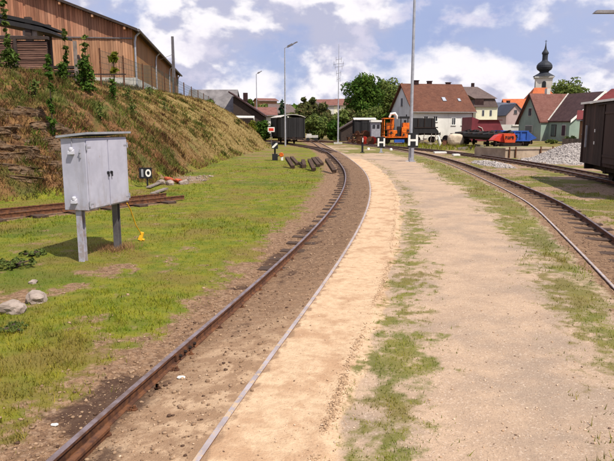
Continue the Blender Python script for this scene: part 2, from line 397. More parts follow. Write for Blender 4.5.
TOE = smooth_path([(-30, -14), (-16, 2.5), (-12, 8.2), (-7.9, 14.6), (-5.6, 18.2), (-4.8, 22), (-4.7, 30), (-4.2, 40), (-3.4, 50), (-3.2, 58), (-5.5, 67), (-12, 78), (-24, 88), (-70, 100)], 1.0, 6)

def height(X, Y, fine=True):
    X = np.asarray(X, float); Y = np.asarray(Y, float)
    sm = sdist(X, Y, MAIN, 3); s2 = sdist(X, Y, T2, 3); st = sdist(X, Y, TOE)
    z = np.where(sm > 0.45, 0.060, 0.0)
    z = z - 0.035 * np.exp(-((sm + 0.5) / 0.55) ** 2) * (sm < -0.36)
    z = np.where(np.abs(sm) <= 0.45, np.interp(sm, [-0.45, -0.36, -0.1, 0.30, 0.45], [-0.035, -0.03, 0.0, 0.052, 0.060]), z)
    z = np.where(np.abs(s2) <= 0.8, np.interp(s2, [-0.8, -0.44, -0.36, 0.3, 0.44, 0.8], [0.05, 0.055, 0.03, -0.03, -0.04, -0.01]), z)
    z = np.where(s2 > 0.8, -0.01 + 0.0 * z, z)
    z = np.where(Y > 42, z * np.clip((60 - Y) / 18, 0, 1), z)
    # bank on the left
    d = -st; up = sstep(0, 1, d / 1.0)
    H = 3.75 + 0.6 * sstep(18, 40, Y); Wd = 5.7 + 1.5 * sstep(18, 40, Y)
    prof = np.clip(d / Wd, 0, 1); bank = H * (1 - (1 - prof) ** 1.55) * sstep(-0.02, 0.25, prof + 0.04)
    bank = bank + 0.03 * np.clip(d - Wd, 0, 30)
    rough = ((fbm(X * 0.45, Y * 0.45, 5, 5) - 0.5) * 1.0 + (fbm(X * 1.7, Y * 1.7, 15, 4) - 0.5) * 0.55) * sstep(0.3, 2.0, d) * (1 - 0.75 * sstep(Wd - 1.2, Wd + 1.5, d))
    near = sstep(34, 16, Y)
    z = np.where(d > 0, bank + rough * (0.35 + 0.65 * near), z)
    # far rise behind the trees
    z = z + 9 * sstep(130, 330, Y) * sstep(260, 40, X)
    # gravel heap beside the ramp
    e = np.sqrt(((X - 15.6) / 3.6) ** 2 + ((Y - 33.5) / 4.6) ** 2); z = z + 0.95 * sstep(1.0, 0.25, e)
    e = np.sqrt(((X - 9.3) / 0.75) ** 2 + ((Y - 31) / 3.2) ** 2); z = z + 0.13 * sstep(1.0, 0.2, e)
    if fine:
        trk = np.clip((np.abs(sm) - 0.45) / 0.3, 0, 1) * np.clip((np.abs(s2) - 0.45) / 0.3, 0, 1)
        z = z + (fbm(X * 1.3, Y * 1.3, 3, 4) - 0.5) * 0.035 * trk + (fbm(X * 9, Y * 9, 8, 3) - 0.5) * 0.012
        # the wheel rut at the edge of the sand strip
        rut = np.exp(-((sm - 1.05 - 0.12 * (fbm(Y * 0.7, Y * 0, 4, 3) - .5)) / 0.05) ** 2) * (Y < 26)
        z = z + 0.014 * rut * (0.3 + fbm(X * 12, Y * 12, 2, 2))
    return z
def masks(X, Y):
    sm = sdist(X, Y, MAIN, 2); s2 = sdist(X, Y, T2, 2); s3 = sdist(X, Y, T3, 3); st = sdist(X, Y, TOE); sb = sdist(X, Y, TB, 3); s4 = sdist(X, Y, T4, 4); ss = sdist(X, Y, STUB, 3)
    N = fbm(X * 0.8, Y * 0.8, 21, 4); N2 = fbm(X * 2.7, Y * 2.7, 31, 4); N3 = fbm(X * 0.3, Y * 0.3, 41, 3)
    d = -st
    # left lawn
    edge = -(0.98 + 0.35 * (N - 0.5) + 0.03 * np.clip(Y - 6, 0, 12))
    lawn = sstep(0.40, -0.30, sm - edge + (fbm(X * 6, Y * 6, 91, 3) - .5) * .7)
    # the bare patch by the cabinet and the boulders, and the stones at the bank's foot
    bx, by = G(110, 265)
    bare = np.exp(-(((X - bx) / 0.55) ** 2 + ((Y - by) / 0.75) ** 2)) + 0.8 * np.exp(-(((X + 3.3) / 0.7) ** 2 + ((Y - 6.6) / 0.5) ** 2)) + 0.9 * np.exp(-(((X + 4.3) / 1.0) ** 2 + ((Y - 22) / 2.8) ** 2))
    lawn = lawn * (1 - sstep(0.35, 1.05, bare + (N2 - 0.5) * 1.0 + (fbm(X * 7, Y * 7, 93, 3) - .5) * .8))
    lawn = lawn * (1 - 0.55 * sstep(0.60, 0.80, N2 + .25 * (fbm(X * 7, Y * 7, 94, 3) - .5))) * (1 - 0.5 * sstep(28, 40, Y) * sstep(0.4, 0.6, N))
    grass = np.where(sm < 0, lawn, 0)
    # tuft strip right of the sand
    c = 1.39 + 0.12 * (N3 - 0.5); wdt = 0.07 * sstep(30, 9, Y) + 0.045 + 0.20 * (fbm(X * 0, Y * 1.1, 51, 3) - 0.5)
    HF = fbm(X * 11, Y * 9, 96, 3) - .5
    strip = 0.85 * sstep(wdt + 0.42, wdt - 0.26, np.abs(sm - c) + (N2 - 0.5) * 0.45 + HF * .85) * sstep(0.18, 0.42, fbm(X * 0.8, Y * 1.3, 61, 3) + 0.12 * sstep(9, 5, Y)) * (0.95 - .25 * sstep(8, 20, Y))
    strip = strip * (sm > 1.08) * (Y < 40)
    # strip left of the second track
    lw = 0.50 + 0.55 + 0.7 * (N - 0.5) + 0.45 * sstep(8, 14, Y) + 0.3 * sstep(14, 30, Y)
    strip2 = 0.92 * sstep(-lw - 0.5, -lw + 0.35, s2 + HF * .8) * (s2 < -0.46) * (1 - 0.4 * sstep(0.5, 0.7, N2))
    # between track two and three, and beyond
    g3 = (s2 > 0.55) * sstep(0.34, 0.56, N + 0.05 + HF * .2) * (1 - 0.6 * sstep(0.5, 0.68, N2))
    far = sstep(33, 46, Y) * (sm > 0.6) * (s2 < 0) * sstep(0.42, 0.56, N)
    grass = np.where(sm > 0, np.maximum(np.maximum(strip, strip2), np.maximum(g3, far)), grass)
    for s_ in (sm, s2, s3, sb, s4, ss): grass = grass * sstep(0.40, 0.75, np.abs(s_) + (N2 - .5) * .5)
    grass = grass * sstep(1.5, 0.6, d)
    sand = sstep(0.30, 0.46, sm) * sstep(1.26, 1.08, sm + (N2 - 0.5) * 0.25) * sstep(42, 30, Y)
    fade = sstep(8.5, 3.5, Y + (N - .5) * 5)
    inner = (np.abs(sm) <= 0.44) * (0.22 + 0.66 * fade) * (.5 + .45 * sstep(-0.40, -0.05, sm + (N2 - .5) * .5))
    sand = np.maximum(sand, inner * 0.9)
    dirt = np.maximum(sstep(1.5, 0.6, np.abs(sm) + (N2 - .5) * .6) * (sm < 0.45), sstep(0.75, 0.4, np.abs(s2 + .0) + (N2 - .5) * .3))
    for s_ in (s3, sb, s4, ss): dirt = np.maximum(dirt, sstep(1.2, 0.5, np.abs(s_) + (N2 - .5) * .5))
    dirt = np.maximum(dirt, sstep(48, 62, Y) * (st > 0) * sstep(.45, .6, N3 + .1 * (N - .5)) * .8)
    hill = sstep(0.0, 0.9, d + (N - 0.5) * 1.0) * (Y < 110)
    dirt = np.maximum(dirt, 0.8 * (sm < -0.9) * (d < 1.0)); dirt = np.maximum(dirt, 0.55 * (s2 > .5))
    e = np.sqrt(((X - 15.6) / 3.6) ** 2 + ((Y - 33.5) / 4.6) ** 2); e2 = np.sqrt(((X - 9.3) / 0.75) ** 2 + ((Y - 31) / 3.2) ** 2)
    grav = np.maximum(sstep(1.1, 0.85, e + (N2 - .5) * .3), sstep(1.05, 0.8, e2 + (N2 - .5) * .5))
    grav = np.maximum(grav, 0.45 * sstep(0.4, 0.9, np.exp(-(((X + 4.1) / 0.9) ** 2 + ((Y - 22) / 2.6) ** 2)) + (N2 - .5) * .8))
    oil_shade = np.exp(-((sm + 0.56) / (.20 + .12 * (Y < 4.6))) ** 2) * sstep(0.42, 0.56, fbm(X * .5, Y * 1.25, 71, 3) + .08 * (Y < 4.6)) * (Y < 14)  # painted shade along the left rail's outer side, blended with oily stain
    oil_shade = np.maximum(oil_shade, .62 * np.exp(-((sm + .16) / .16) ** 2) * sstep(.40, .66, fbm(X * 2.1, Y * 1.6, 72, 4)) * (Y < 16)); oil_shade = oil_shade * (.55 + .9 * (N2 - .2))
    grass = grass * (1 - grav)
    lush = sstep(0.45, 0.60, fbm(X * 0.55, Y * 0.35, 81, 4))
    return dict(grass=grass, sand=sand, dirt=dirt, hill=hill, grav=grav, oil_shade=oil_shade, lush=lush, d=d, sm=sm, s2=s2)

# ------------------------------------------------------------------ shared ground colours
def grass_col(b, pos=None):
    """green lawn with yellow and rusty patches, in world metres"""
    n1 = b.noise(0.75, 5, 0.6); n2 = b.noise(3.2, 5, 0.65); n3 = b.noise(0.33, 3, 0.5)
    c = b.mix(b.ramp(n2, 0.34, 0.66), (0.100, 0.138, 0.009), (0.200, 0.195, 0.016))
    c = b.mix(b.math('MULTIPLY', b.ramp(n1, 0.44, 0.64), 0.8), c, (0.175, 0.125, 0.034))
    c = b.mix(b.math('MULTIPLY', b.ramp(n3, 0.52, 0.66), 0.55), c, (0.055, 0.100, 0.012))
    return c
def hill_col(b):
    n1 = b.noise(0.9, 6, 0.65); n2 = b.noise(4.0, 6, 0.7); n3 = b.noise(0.28, 4, 0.55)
    c = b.mix(b.ramp(n2, 0.36, 0.64), (0.066, 0.033, 0.017), (0.205, 0.110, 0.046))
    c = b.mix(b.ramp(n1, 0.47, 0.62), c, (0.080, 0.088, 0.022))
    c = b.mix(b.math('MULTIPLY', b.ramp(n3, 0.48, 0.60), 0.75), c, (0.165, 0.078, 0.036))
    c = b.mix(b.math('MULTIPLY', b.ramp(b.noise(1.7, 5, 0.7), 0.56, 0.66), 0.8), c, (0.045, 0.030, 0.018))
    # towards the far end the bank is dry yellow grass
    sp = b.n('ShaderNodeSeparateXYZ'); b.l(b.coord(), sp.inputs[0])
    c = b.mix(b.math('MULTIPLY', b.rng(sp.outputs['Y'], 23, 36, 0, 1), 0.8), c, b.mix(b.ramp(n2, 0.35, 0.65), (0.155, 0.115, 0.034), (0.27, 0.195, 0.075)))
    return c
def ground_mat():
    b = NB('ground_soil_and_grass')
    a1 = b.n('ShaderNodeAttribute', attribute_name='m1'); a2 = b.n('ShaderNodeAttribute', attribute_name='m2')
    s1 = b.n('ShaderNodeSeparateColor'); b.l(a1.outputs['Color'], s1.inputs[0]); s2 = b.n('ShaderNodeSeparateColor'); b.l(a2.outputs['Color'], s2.inputs[0])
    grass, sand, dirt, hill = s1.outputs[0], s1.outputs[1], s1.outputs[2], a1.outputs['Alpha']
    grav, oil_shade = s2.outputs[0], s2.outputs[1]
    f1 = b.noise(2.2, 6, 0.65); f2 = b.noise(14, 6, 0.7); f3 = b.noise(75, 3, 0.65); peb = b.voro(34, 'Color'); pd = b.voro(34); peb2 = b.voro(90, 'Color')
    pg = b.n('ShaderNodeSeparateColor'); b.l(peb, pg.inputs[0]); pg2 = b.n('ShaderNodeSeparateColor'); b.l(peb2, pg2.inputs[0])
    f4 = b.noise(6, 5, 0.65)
    # trodden path
    path = b.mix(b.ramp(f1, 0.35, 0.66), (0.44, 0.315, 0.222), (0.36, 0.258, 0.185))
    path = b.mix(b.math('MULTIPLY', b.ramp(b.noise(0.8, 5, 0.6), 0.48, 0.62), 0.6), path, (0.25, 0.195, 0.155))
    path = b.mix(b.math('MULTIPLY', b.ramp(f2, 0.45, 0.7), 0.5), path, (0.32, 0.225, 0.165))
    path = b.mix(b.math('MULTIPLY', b.ramp(f3, 0.5, 0.72), 0.6), path, (0.20, 0.14, 0.10))
    path = b.mix(b.math('MULTIPLY', b.ramp(pg2.outputs[1], 0.90, 0.95), 0.4), path, (0.58, 0.47, 0.38))
    snd = b.mix(b.ramp(f2, 0.35, 0.68), (0.56, 0.405, 0.268), (0.45, 0.310, 0.198))
    snd = b.mix(b.math('MULTIPLY', b.ramp(b.noise(3.0, 5, 0.6), 0.48, 0.64), 0.8), snd, (0.37, 0.225, 0.135))
    snd = b.mix(b.math('MULTIPLY', b.ramp(f3, 0.56, 0.74), 0.6), snd, (0.24, 0.14, 0.08))
    drt = b.mix(b.ramp(f2, 0.32, 0.66), (0.27, 0.165, 0.098), (0.135, 0.078, 0.047))
    drt = b.mix(b.math('MULTIPLY', b.ramp(pg.outputs[0], 0.6, 0.85), 0.4), drt, (0.36, 0.25, 0.17))
    drt = b.mix(b.math('MULTIPLY', b.ramp(pg2.outputs[0], 0.7, 0.9), 0.5), drt, (0.08, 0.045, 0.03))
    drt = b.mix(b.math('MULTIPLY', a2.outputs['Alpha'], b.ramp(f4, 0.30, 0.62)), drt, b.mix(b.ramp(f2, 0.35, 0.65), (0.21, 0.130, 0.080), (0.095, 0.055, 0.035)))
    gr = b.mix(pg2.outputs[0], (0.28, 0.25, 0.235), (0.46, 0.42, 0.39))
    gcol = b.mix(b.math('MULTIPLY', b.ramp(f3, 0.42, 0.7), 0.55), grass_col(b), (0.075, 0.070, 0.014))
    def thr(mask, amp=0.7, w=0.12):
        v = b.math('ADD', mask, b.math('MULTIPLY', b.math('SUBTRACT', b.math('ADD', b.math('MULTIPLY', f2, 0.6), b.math('MULTIPLY', f4, 0.4)), 0.5), amp * 1.5)); return b.ramp(v, 0.5 - w, 0.5 + w)
    c = b.mix(thr(sand, 0.5, 0.2), path, snd)
    snd2 = b.mix(b.ramp(f4, 0.36, 0.58), snd, (0.27, 0.17, 0.105))
    c = b.mix(thr(dirt, 0.7, 0.25), c, b.mix(thr(sand, 0.9, 0.35), drt, snd2))
    flag = s2.outputs[2]; gcol = b.mix(b.math('MULTIPLY', flag, 0.35), gcol, (0.10, 0.085, 0.028))
    c = b.mix(b.math('MULTIPLY', thr(grass, 1.5, 0.30), b.rng(flag, 0, 1, 0.95, 0.88)), c, gcol)
    c = b.mix(thr(grav, 0.5, 0.1), c, gr)
    c = b.mix(thr(hill, 0.6, 0.15), c, hill_col(b))
    c = b.mix(b.math('MULTIPLY', b.ramp(b.math('ADD', oil_shade, b.math('MULTIPLY', b.math('ADD', b.math('MULTIPLY', f2, .6), b.math('SUBTRACT', b.math('MULTIPLY', f1, .4), .5)), 1.3)), 0.3, 0.62), 0.8), c, (0.045, 0.024, 0.018))
    hgt = b.math('ADD', b.math('MULTIPLY', f2, 0.6), b.math('ADD', b.math('MULTIPLY', f3, 0.35), b.math('MULTIPLY', pg.outputs[1], 0.10)))
    return b.fin(c, 0.95, b.bump(hgt, 0.75, 0.03), spec=0.15)

# ------------------------------------------------------------------ ground sheet
def axis(lo, hi, fine_lo, fine_hi, step, grow):
    a = list(np.arange(fine_lo, fine_hi, step)); s = step; x = a[-1]
    while x < hi: s *= grow; x += s; a.append(x)
    s = step; x = a[0]; b_ = []
    while x > lo: s *= grow; x -= s; b_.append(x)
    return np.array(b_[::-1] + a)
gx = axis(-700, 900, -9.0, 8.0, 0.055, 1.035); gy = axis(-60, 1500, 2.2, 11.0, 0.055, 1.012)
XX, YY = np.meshgrid(gx, gy)
ZZ = height(XX.ravel(), YY.ravel())
nx, ny = len(gx), len(gy)
vv = np.c_[XX.ravel(), YY.ravel(), ZZ]
ii = (np.arange(ny - 1)[:, None] * nx + np.arange(nx - 1)[None, :]).ravel()
ff = np.c_[ii, ii + 1, ii + nx + 1, ii + nx]
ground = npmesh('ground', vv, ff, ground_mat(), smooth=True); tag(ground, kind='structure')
mk = masks(XX.ravel(), YY.ravel())
for nm, ch in (('m1', (mk['grass'], mk['sand'], mk['dirt'], mk['hill'])), ('m2', (mk['grav'], mk['oil_shade'], (mk['sm'] > .6).astype(float), (np.abs(mk['sm']) < .42) * sstep(4, 11, YY.ravel()) * sstep(60, 30, YY.ravel()) + (np.abs(mk['s2']) < .42) * .8))):
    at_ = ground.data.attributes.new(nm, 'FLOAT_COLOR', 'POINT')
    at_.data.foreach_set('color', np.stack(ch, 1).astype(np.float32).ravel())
def hz(x, y): return float(height(np.array([x]), np.array([y]), False)[0])

# ------------------------------------------------------------------ grass blades, stones (uncountable stuff)
def blades(name, P, Z, h, w, lean, mat, seed=0):
    r = np.random.RandomState(seed); n = len(P)
    a = r.uniform(0, 2 * np.pi, n); la = r.uniform(0, 2 * np.pi, n); le = r.uniform(0.1, 1, n) * lean * h
    wx, wy = np.cos(a) * w / 2, np.sin(a) * w / 2
    b0 = np.c_[P[:, 0] - wx, P[:, 1] - wy, Z - 0.01]; b1 = np.c_[P[:, 0] + wx, P[:, 1] + wy, Z - 0.01]
    t = np.c_[P[:, 0] + np.cos(la) * le, P[:, 1] + np.sin(la) * le, Z + h]
    v = np.stack([b0, b1, t], 1).reshape(-1, 3); f = np.arange(3 * n).reshape(-1, 3)
    return npmesh(name, v, f, mat)
def leafy(b, col, vlo=0.6, vhi=1.35, trans=0.25):
    hsv = b.n('ShaderNodeHueSaturation'); i = b.island(); b.l(b.rng(i, 0, 1, vlo, vhi), hsv.inputs['Value']); b.l(col, hsv.inputs['Color'])
    i2 = b.math('FRACT', b.math('MULTIPLY', i, 17.3)); b.l(b.rng(i2, 0, 1, 0.48, 0.52), hsv.inputs['Hue'])
    m = b.fin(hsv.outputs[0], 0.7, spec=0.06)
    if trans:
        tr = b.n('ShaderNodeBsdfTranslucent'); b.l(hsv.outputs[0], tr.inputs[0]); mx = b.n('ShaderNodeMixShader'); mx.inputs[0].default_value = trans
        b.l(b.b.outputs[0], mx.inputs[1]); b.l(tr.outputs[0], mx.inputs[2]); b.l(mx.outputs[0], b.t.nodes['Material Output'].inputs[0])
    return m
bb = NB('lawn_blades'); M['blade'] = leafy(bb, grass_col(bb), 0.75, 1.7)
bb = NB('dry_bank_blades'); M['dryblade'] = leafy(bb, hill_col(bb), 0.7, 1.7)
def sample(n, x0, x1, y0, y1, seed):
    r = np.random.RandomState(seed); u = r.uniform(0, 1, n); y = 1 / (1 / y0 + u * (1 / y1 - 1 / y0))   # denser close by
    x = r.uniform(0, 1, n); xm = x0 + x * (x1 - x0); return xm, y, r
x, y, r = sample(680000, -12, 9, 3.0, 34, 5)
keep = np.abs(x) < 1.5 + y * 0.62; x, y = x[keep], y[keep]
mk2 = masks(x, y); p = mk2['grass'] * (0.55 + 0.45 * vnoise(x * 5, y * 5, 9)); k = r.uniform(0, 1, len(x)) < np.where(mk2['sm'] > .6, p ** 1.6 * (.45 + .55 * sstep(.35, .6, fbm(x * 7, y * 7, 14, 2))), p ** 1.6 * (.35 + .65 * sstep(.35, .55, fbm(x * 9, y * 9, 12, 2))))
k = k & ((mk2['sm'] < .9) | (r.uniform(0, 1, len(x)) < .8)); x, y = x[k], y[k]; lush = mk2['lush'][k]
zz_ = height(x, y)
hh = (0.012 + 0.030 * r.uniform(0, 1, len(x)) ** 2) * (0.7 + 0.8 * lush) * (1 + y * 0.015)
o = blades('lawn_grass', np.c_[x, y], zz_, hh, 0.0055 + 0.0010 * y, 1.0, M['blade'], 1)
tag(o, 'short yellow green grass of the lawn and trackside strips', 'grass', kind='stuff')
x, y, r = sample(330000, -26, -3, 11.5, 75, 6)
keep = np.abs(x) < 2 + y * 0.6; x, y = x[keep], y[keep]
d = -sdist(x, y, TOE); cl_ = fbm(x * 1.6, y * 1.6, 13, 4)
k = (d > 0.05) & (d < 13) & (r.uniform(0, 1, len(x)) < sstep(0.38, 0.6, cl_) * 0.9 + 0.1 * sstep(20, 34, y) + .05)
x, y, cl_ = x[k], y[k], cl_[k]
hh = (0.05 + 0.24 * r.uniform(0, 1, len(x)) ** 2.5 * cl_) * 1.0
o = blades('bank_grass', np.c_[x, y], height(x, y), hh, 0.010 + 0.0011 * y, 1.0, M['dryblade'], 2)
tag(o, 'dry brown and yellow grass covering the steep bank', 'grass', kind='stuff')

ICO = None
def ico():
    global ICO
    if ICO is None:
        import bmesh
        b = bmesh.new(); bmesh.ops.create_icosphere(b, subdivisions=1, radius=1); b.verts.ensure_lookup_table()
        ICO = (np.array([v.co[:] for v in b.verts]), np.array([[v.index for v in f.verts] for f in b.faces])); b.free()
    return ICO
def stones(name, P, Z, size, mat, seed=0, flat=0.6, sink=0.25):
    r = np.random.RandomState(seed); V, Fc = ico(); n = len(P)
    j = 1 + r.uniform(-0.28, 0.28, (n, len(V), 1)); v = V[None] * j * (size[:, None, None] * r.uniform(0.6, 1.3, (n, 1, 3)))
    v[:, :, 2] *= flat; a = r.uniform(0, 6.28, n); ca, sa = np.cos(a)[:, None], np.sin(a)[:, None]
    vx = v[:, :, 0] * ca - v[:, :, 1] * sa; vy = v[:, :, 0] * sa + v[:, :, 1] * ca
    v = np.stack([vx + P[:, :1], vy + P[:, 1:2], v[:, :, 2] + (Z + size * flat * (1 - 2 * sink))[:, None]], 2)
    f = Fc[None] + (np.arange(n) * len(V))[:, None, None]
    return npmesh(name, v.reshape(-1, 3), f.reshape(-1, 3), mat)
def stone_mat(name, c1, c2, c3, v=0.5):
    b = NB(name); i = b.island(); c = b.mix(i, c1, c2); c = b.mix(b.ramp(b.math('FRACT', b.math('MULTIPLY', i, 31.7)), 0.82, 0.9), c, c3)
    return b.fin(c, 0.9, b.bump(b.noise(60, 3), 0.3, 0.005), spec=0.2)
M['ballast'] = stone_mat('ballast_stones', (0.16, 0.095, 0.058), (0.36, 0.245, 0.16), (0.08, 0.045, 0.03))
M['pebble'] = stone_mat('sand_pebbles', (0.36, 0.23, 0.14), (0.60, 0.45, 0.33), (0.16, 0.10, 0.07))
M['gravel'] = stone_mat('pale_gravel', (0.25, 0.22, 0.21), (0.50, 0.45, 0.43), (0.13, 0.11, 0.105))
x, y, r = sample(60000, -3, 9, 2.8, 45, 7); m = masks(x, y)
k = (m['dirt'] * (1 - m['grass']) * (1 - 0.75 * m['sand']) > r.uniform(0.1, 1.0, len(x))) & (np.minimum(np.abs(np.abs(m['sm']) - .4), np.abs(np.abs(m['s2']) - .4)) > 0.045); x, y = x[k], y[k]
o = stones('ballast_gravel', np.c_[x, y], height(x, y), 0.003 + 0.013 * r.uniform(0, 1, len(x)) ** 5 + 0.0004 * y, M['ballast'], 3)
tag(o, 'loose brown ballast stones along and between the rails', 'gravel', kind='stuff')
x, y, r = sample(36000, -3, 6, 2.7, 22, 8); m = masks(x, y)
k = (m['grass'] < 0.3) & (m['sm'] > -0.1) & (m['s2'] < -0.5) & (np.abs(m['sm'] - .4) > 0.04) & (r.uniform(0, 1, len(x)) < 0.3); x, y, sm_ = x[k], y[k], m['sm'][k]
sz = 0.002 + 0.008 * r.uniform(0, 1, len(x)) ** 4
o = stones('path_pebbles', np.c_[x, y], height(x, y), sz, M['pebble'], 4)
tag(o, 'small pebbles scattered over the sandy path', 'gravel', kind='stuff')
r = np.random.RandomState(9); x = r.uniform(8, 19.5, 26000); y = r.uniform(27, 39, 26000); m = masks(x, y); k = m['grav'] > 0.5; x, y = x[k], y[k]
o = stones('heaped_gravel', np.c_[x, y], height(x, y), 0.02 + 0.03 * r.uniform(0, 1, len(x)) ** 2, M['gravel'], 5)
tag(o, 'pale grey gravel heaped beside the concrete loading ramp', 'gravel', kind='stuff')
x = r.uniform(-6.5, -2.2, 1500); y = r.uniform(17, 28, 1500); m = masks(x, y); k = m['grav'] > 0.2; x, y = x[k], y[k]
o = stones('rubble_stones', np.c_[x, y], height(x, y), 0.015 + 0.05 * r.uniform(0, 1, len(x)) ** 4, stone_mat('rubble_stone', (.20, .16, .12), (.36, .30, .24), (.12, .09, .07)), 6)
tag(o, 'pale rubble stones scattered in the grass at the foot of the bank', 'gravel', kind='stuff')

yy = rs.uniform(2.7, 26, 9000) ** 1.0; yy = 1 / (1 / 2.7 + rs.uniform(0, 1, 9000) * (1 / 26 - 1 / 2.7)); nm_, _ = normals2(MAIN); i_ = np.clip(np.searchsorted(MAIN[:, 1], yy), 1, len(MAIN) - 1)
f_ = (yy - MAIN[i_ - 1, 1]) / (MAIN[i_, 1] - MAIN[i_ - 1, 1]); bx_ = MAIN[i_ - 1] * (1 - f_)[:, None] + MAIN[i_] * f_[:, None]
off_ = 1.05 + 0.12 * (fbm(yy * 0.7, yy * 0, 4, 3) - .5) + rs.normal(size=9000) * (.022 + .05 * (rs.uniform(0, 1, 9000) < .25)); P_ = bx_ + nm_[i_] * off_[:, None]
k = fbm(yy * 2.3, yy * 0, 7, 3) > rs.uniform(.25, .6, len(yy)); P_ = P_[k]
o = stones('rut_crumbs', P_, height(P_[:, 0], P_[:, 1]), 0.002 + 0.0065 * rs.uniform(0, 1, len(P_)) ** 3.5, stone_mat('soil_crumbs', (.34, .22, .135), (.48, .33, .21), (.20, .12, .07)), 14)
tag(o, 'crumbly soil along the wheel rut beside the sand strip', 'soil crumbs', kind='stuff')
# ------------------------------------------------------------------ railway tracks
RAILP = [(a_ * .82, h_) for a_, h_ in [(-0.042, 0), (0.042, 0), (0.042, 0.010), (0.009, 0.020), (0.009, 0.072), (0.024, 0.080), (0.024, 0.098), (0.018, 0.104), (-0.018, 0.104), (-0.024, 0.098), (-0.024, 0.080), (-0.009, 0.072), (-0.009, 0.020), (-0.042, 0.010)]]
def rail_mesh(path, ztop, parent, shiny=True, wob=0.0, name='rail', head=False):
    nrm, _ = normals2(path); vs = []; n = len(RAILP)
    for i, (p, q) in enumerate(zip(path, nrm)):
        zt = ztop(p) if callable(ztop) else ztop
        o_ = wob * (fbm(np.array([p[1] * .6]), np.array([3.0]), 5, 2)[0] - .5)
        for a, h in RAILP: vs.append((p[0] + q[0] * (a + o_), p[1] + q[1] * (a + o_), zt - 0.104 + h))
    mb = MB(); fs = []; ms = []
    for i in range(len(path) - 1):
        for k_ in range(n):
            k2 = (k_ + 1) % n; fs.append((i * n + k_, (i + 1) * n + k_, (i + 1) * n + k2, i * n + k2)); ms.append(0 if k_ in (6, 7, 8) and shiny else 1)
    fs += [tuple(range(n)), tuple((len(path) - 1) * n + k_ for k_ in range(n - 1, -1, -1))]; ms += [1, 1]
    mb.v = vs; mb.f = fs; mb.m = ms
    return mb.build(name, [M['dusty_head' if head else 'steel_head'], M['rust']], parent)
def track(label, path, ztop=0.07, zl=None, zs=-0.01, sp=0.62, smax=45, slen=1.5, dusty=0, shiny=True, sw=0.2, y0=None, group='railway tracks of the station yard'):
    base = path[0]; t = thing('railway_track', label, 'railway track', (0, 0, 0), 0, None)
    n_, d_ = normals2(path)
    for s_ in (-0.4, 0.4): rail_mesh(path + n_ * s_, ztop, t, shiny, 0.0, head=dusty and s_ == dusty)
    s = np.r_[0, np.cumsum(np.linalg.norm(np.diff(path, axis=0), axis=1))]; r_ = random.Random(len(path)); q = 0.2; cnt = 0
    while q < s[-1] and cnt < 98:
        px_, py_ = np.interp(q, s, path[:, 0]), np.interp(q, s, path[:, 1]); i = int(np.searchsorted(s, q)) - 1; i = max(0, min(i, len(d_) - 1))
        ang = math.atan2(n_[i][1], n_[i][0])
        if py_ < smax and (y0 is None or py_ > y0):
            mb = MB(); L = slen + r_.uniform(-.1, .1)
            rm = Matrix.Rotation(ang + r_.uniform(-.03, .03), 3, 'Z')
            zz0 = zs(px_, py_) if callable(zs) else zs
            mb.box((px_ + r_.uniform(-.05, .05), py_, zz0 - 0.06 + r_.uniform(-.008, .008)), (L, sw + r_.uniform(-.02, .03), 0.12), rm)
            mb.build('sleeper', M['sleeper'], t); cnt += 1
        q += sp + r_.uniform(-.04, .04)
    return t
iy = int(np.searchsorted(MAIN[:, 1], 87))
track('rusty narrow gauge track curving past the grey cabinet, its right rail sunk in sand', MAIN[:iy], 0.07, zs=lambda a, c: -0.010 if c > 15 else (-0.019 if c > 8 else -0.045), slen=1.3, dusty=0.4)
track('second track curving along the right side of the gravel path', T2[:int(len(T2) * .93)], 0.075, zs=-0.002, slen=1.2, dusty=-0.4)
track('dark track with grass around it running under the brown goods wagon', T3, 0.09, zs=0.02, smax=60, slen=1.4)
track('track far behind where the old wagons and the orange machine stand', T4, 0.12, zs=0.04, smax=80, slen=1.4, shiny=False)
track('short branch track leading off left to the black box wagon', TB, 0.085, zs=0.02, smax=85, slen=1.4)
st_ = track('short raised stub of rusty track ending at the foot of the bank', STUB, 0.14, zs=0.045, slen=1.5, shiny=False, sp=0.8, sw=.22)
# check rail and bolts close to the camera, inside the left rail
nrm_, _ = normals2(MAIN)
t = thing('guard_rail', 'short rusty check rail bolted inside the left rail, close to the camera', 'guard rail', (0, 0, 0))
seg = [i for i in range(len(MAIN)) if 1.5 < MAIN[i, 1] < 3.65]
rail_mesh(MAIN[seg] + nrm_[seg] * (-0.40 + 0.088), 0.042, t, False)
for q in np.arange(3.5, 4.5, 0.2):
    i = int(np.searchsorted(MAIN[:, 1], q)); p = MAIN[i] + nrm_[i] * (-0.40 + 0.09)
    mb = MB(); mb.lathe([(0.024, 0), (0.024, 0.016), (0.012, 0.018), (0.012, 0.04)], (p[0], p[1], hz(p[0], p[1]) - 0.004), 6); mb.build('bolt', M['rust'], t)

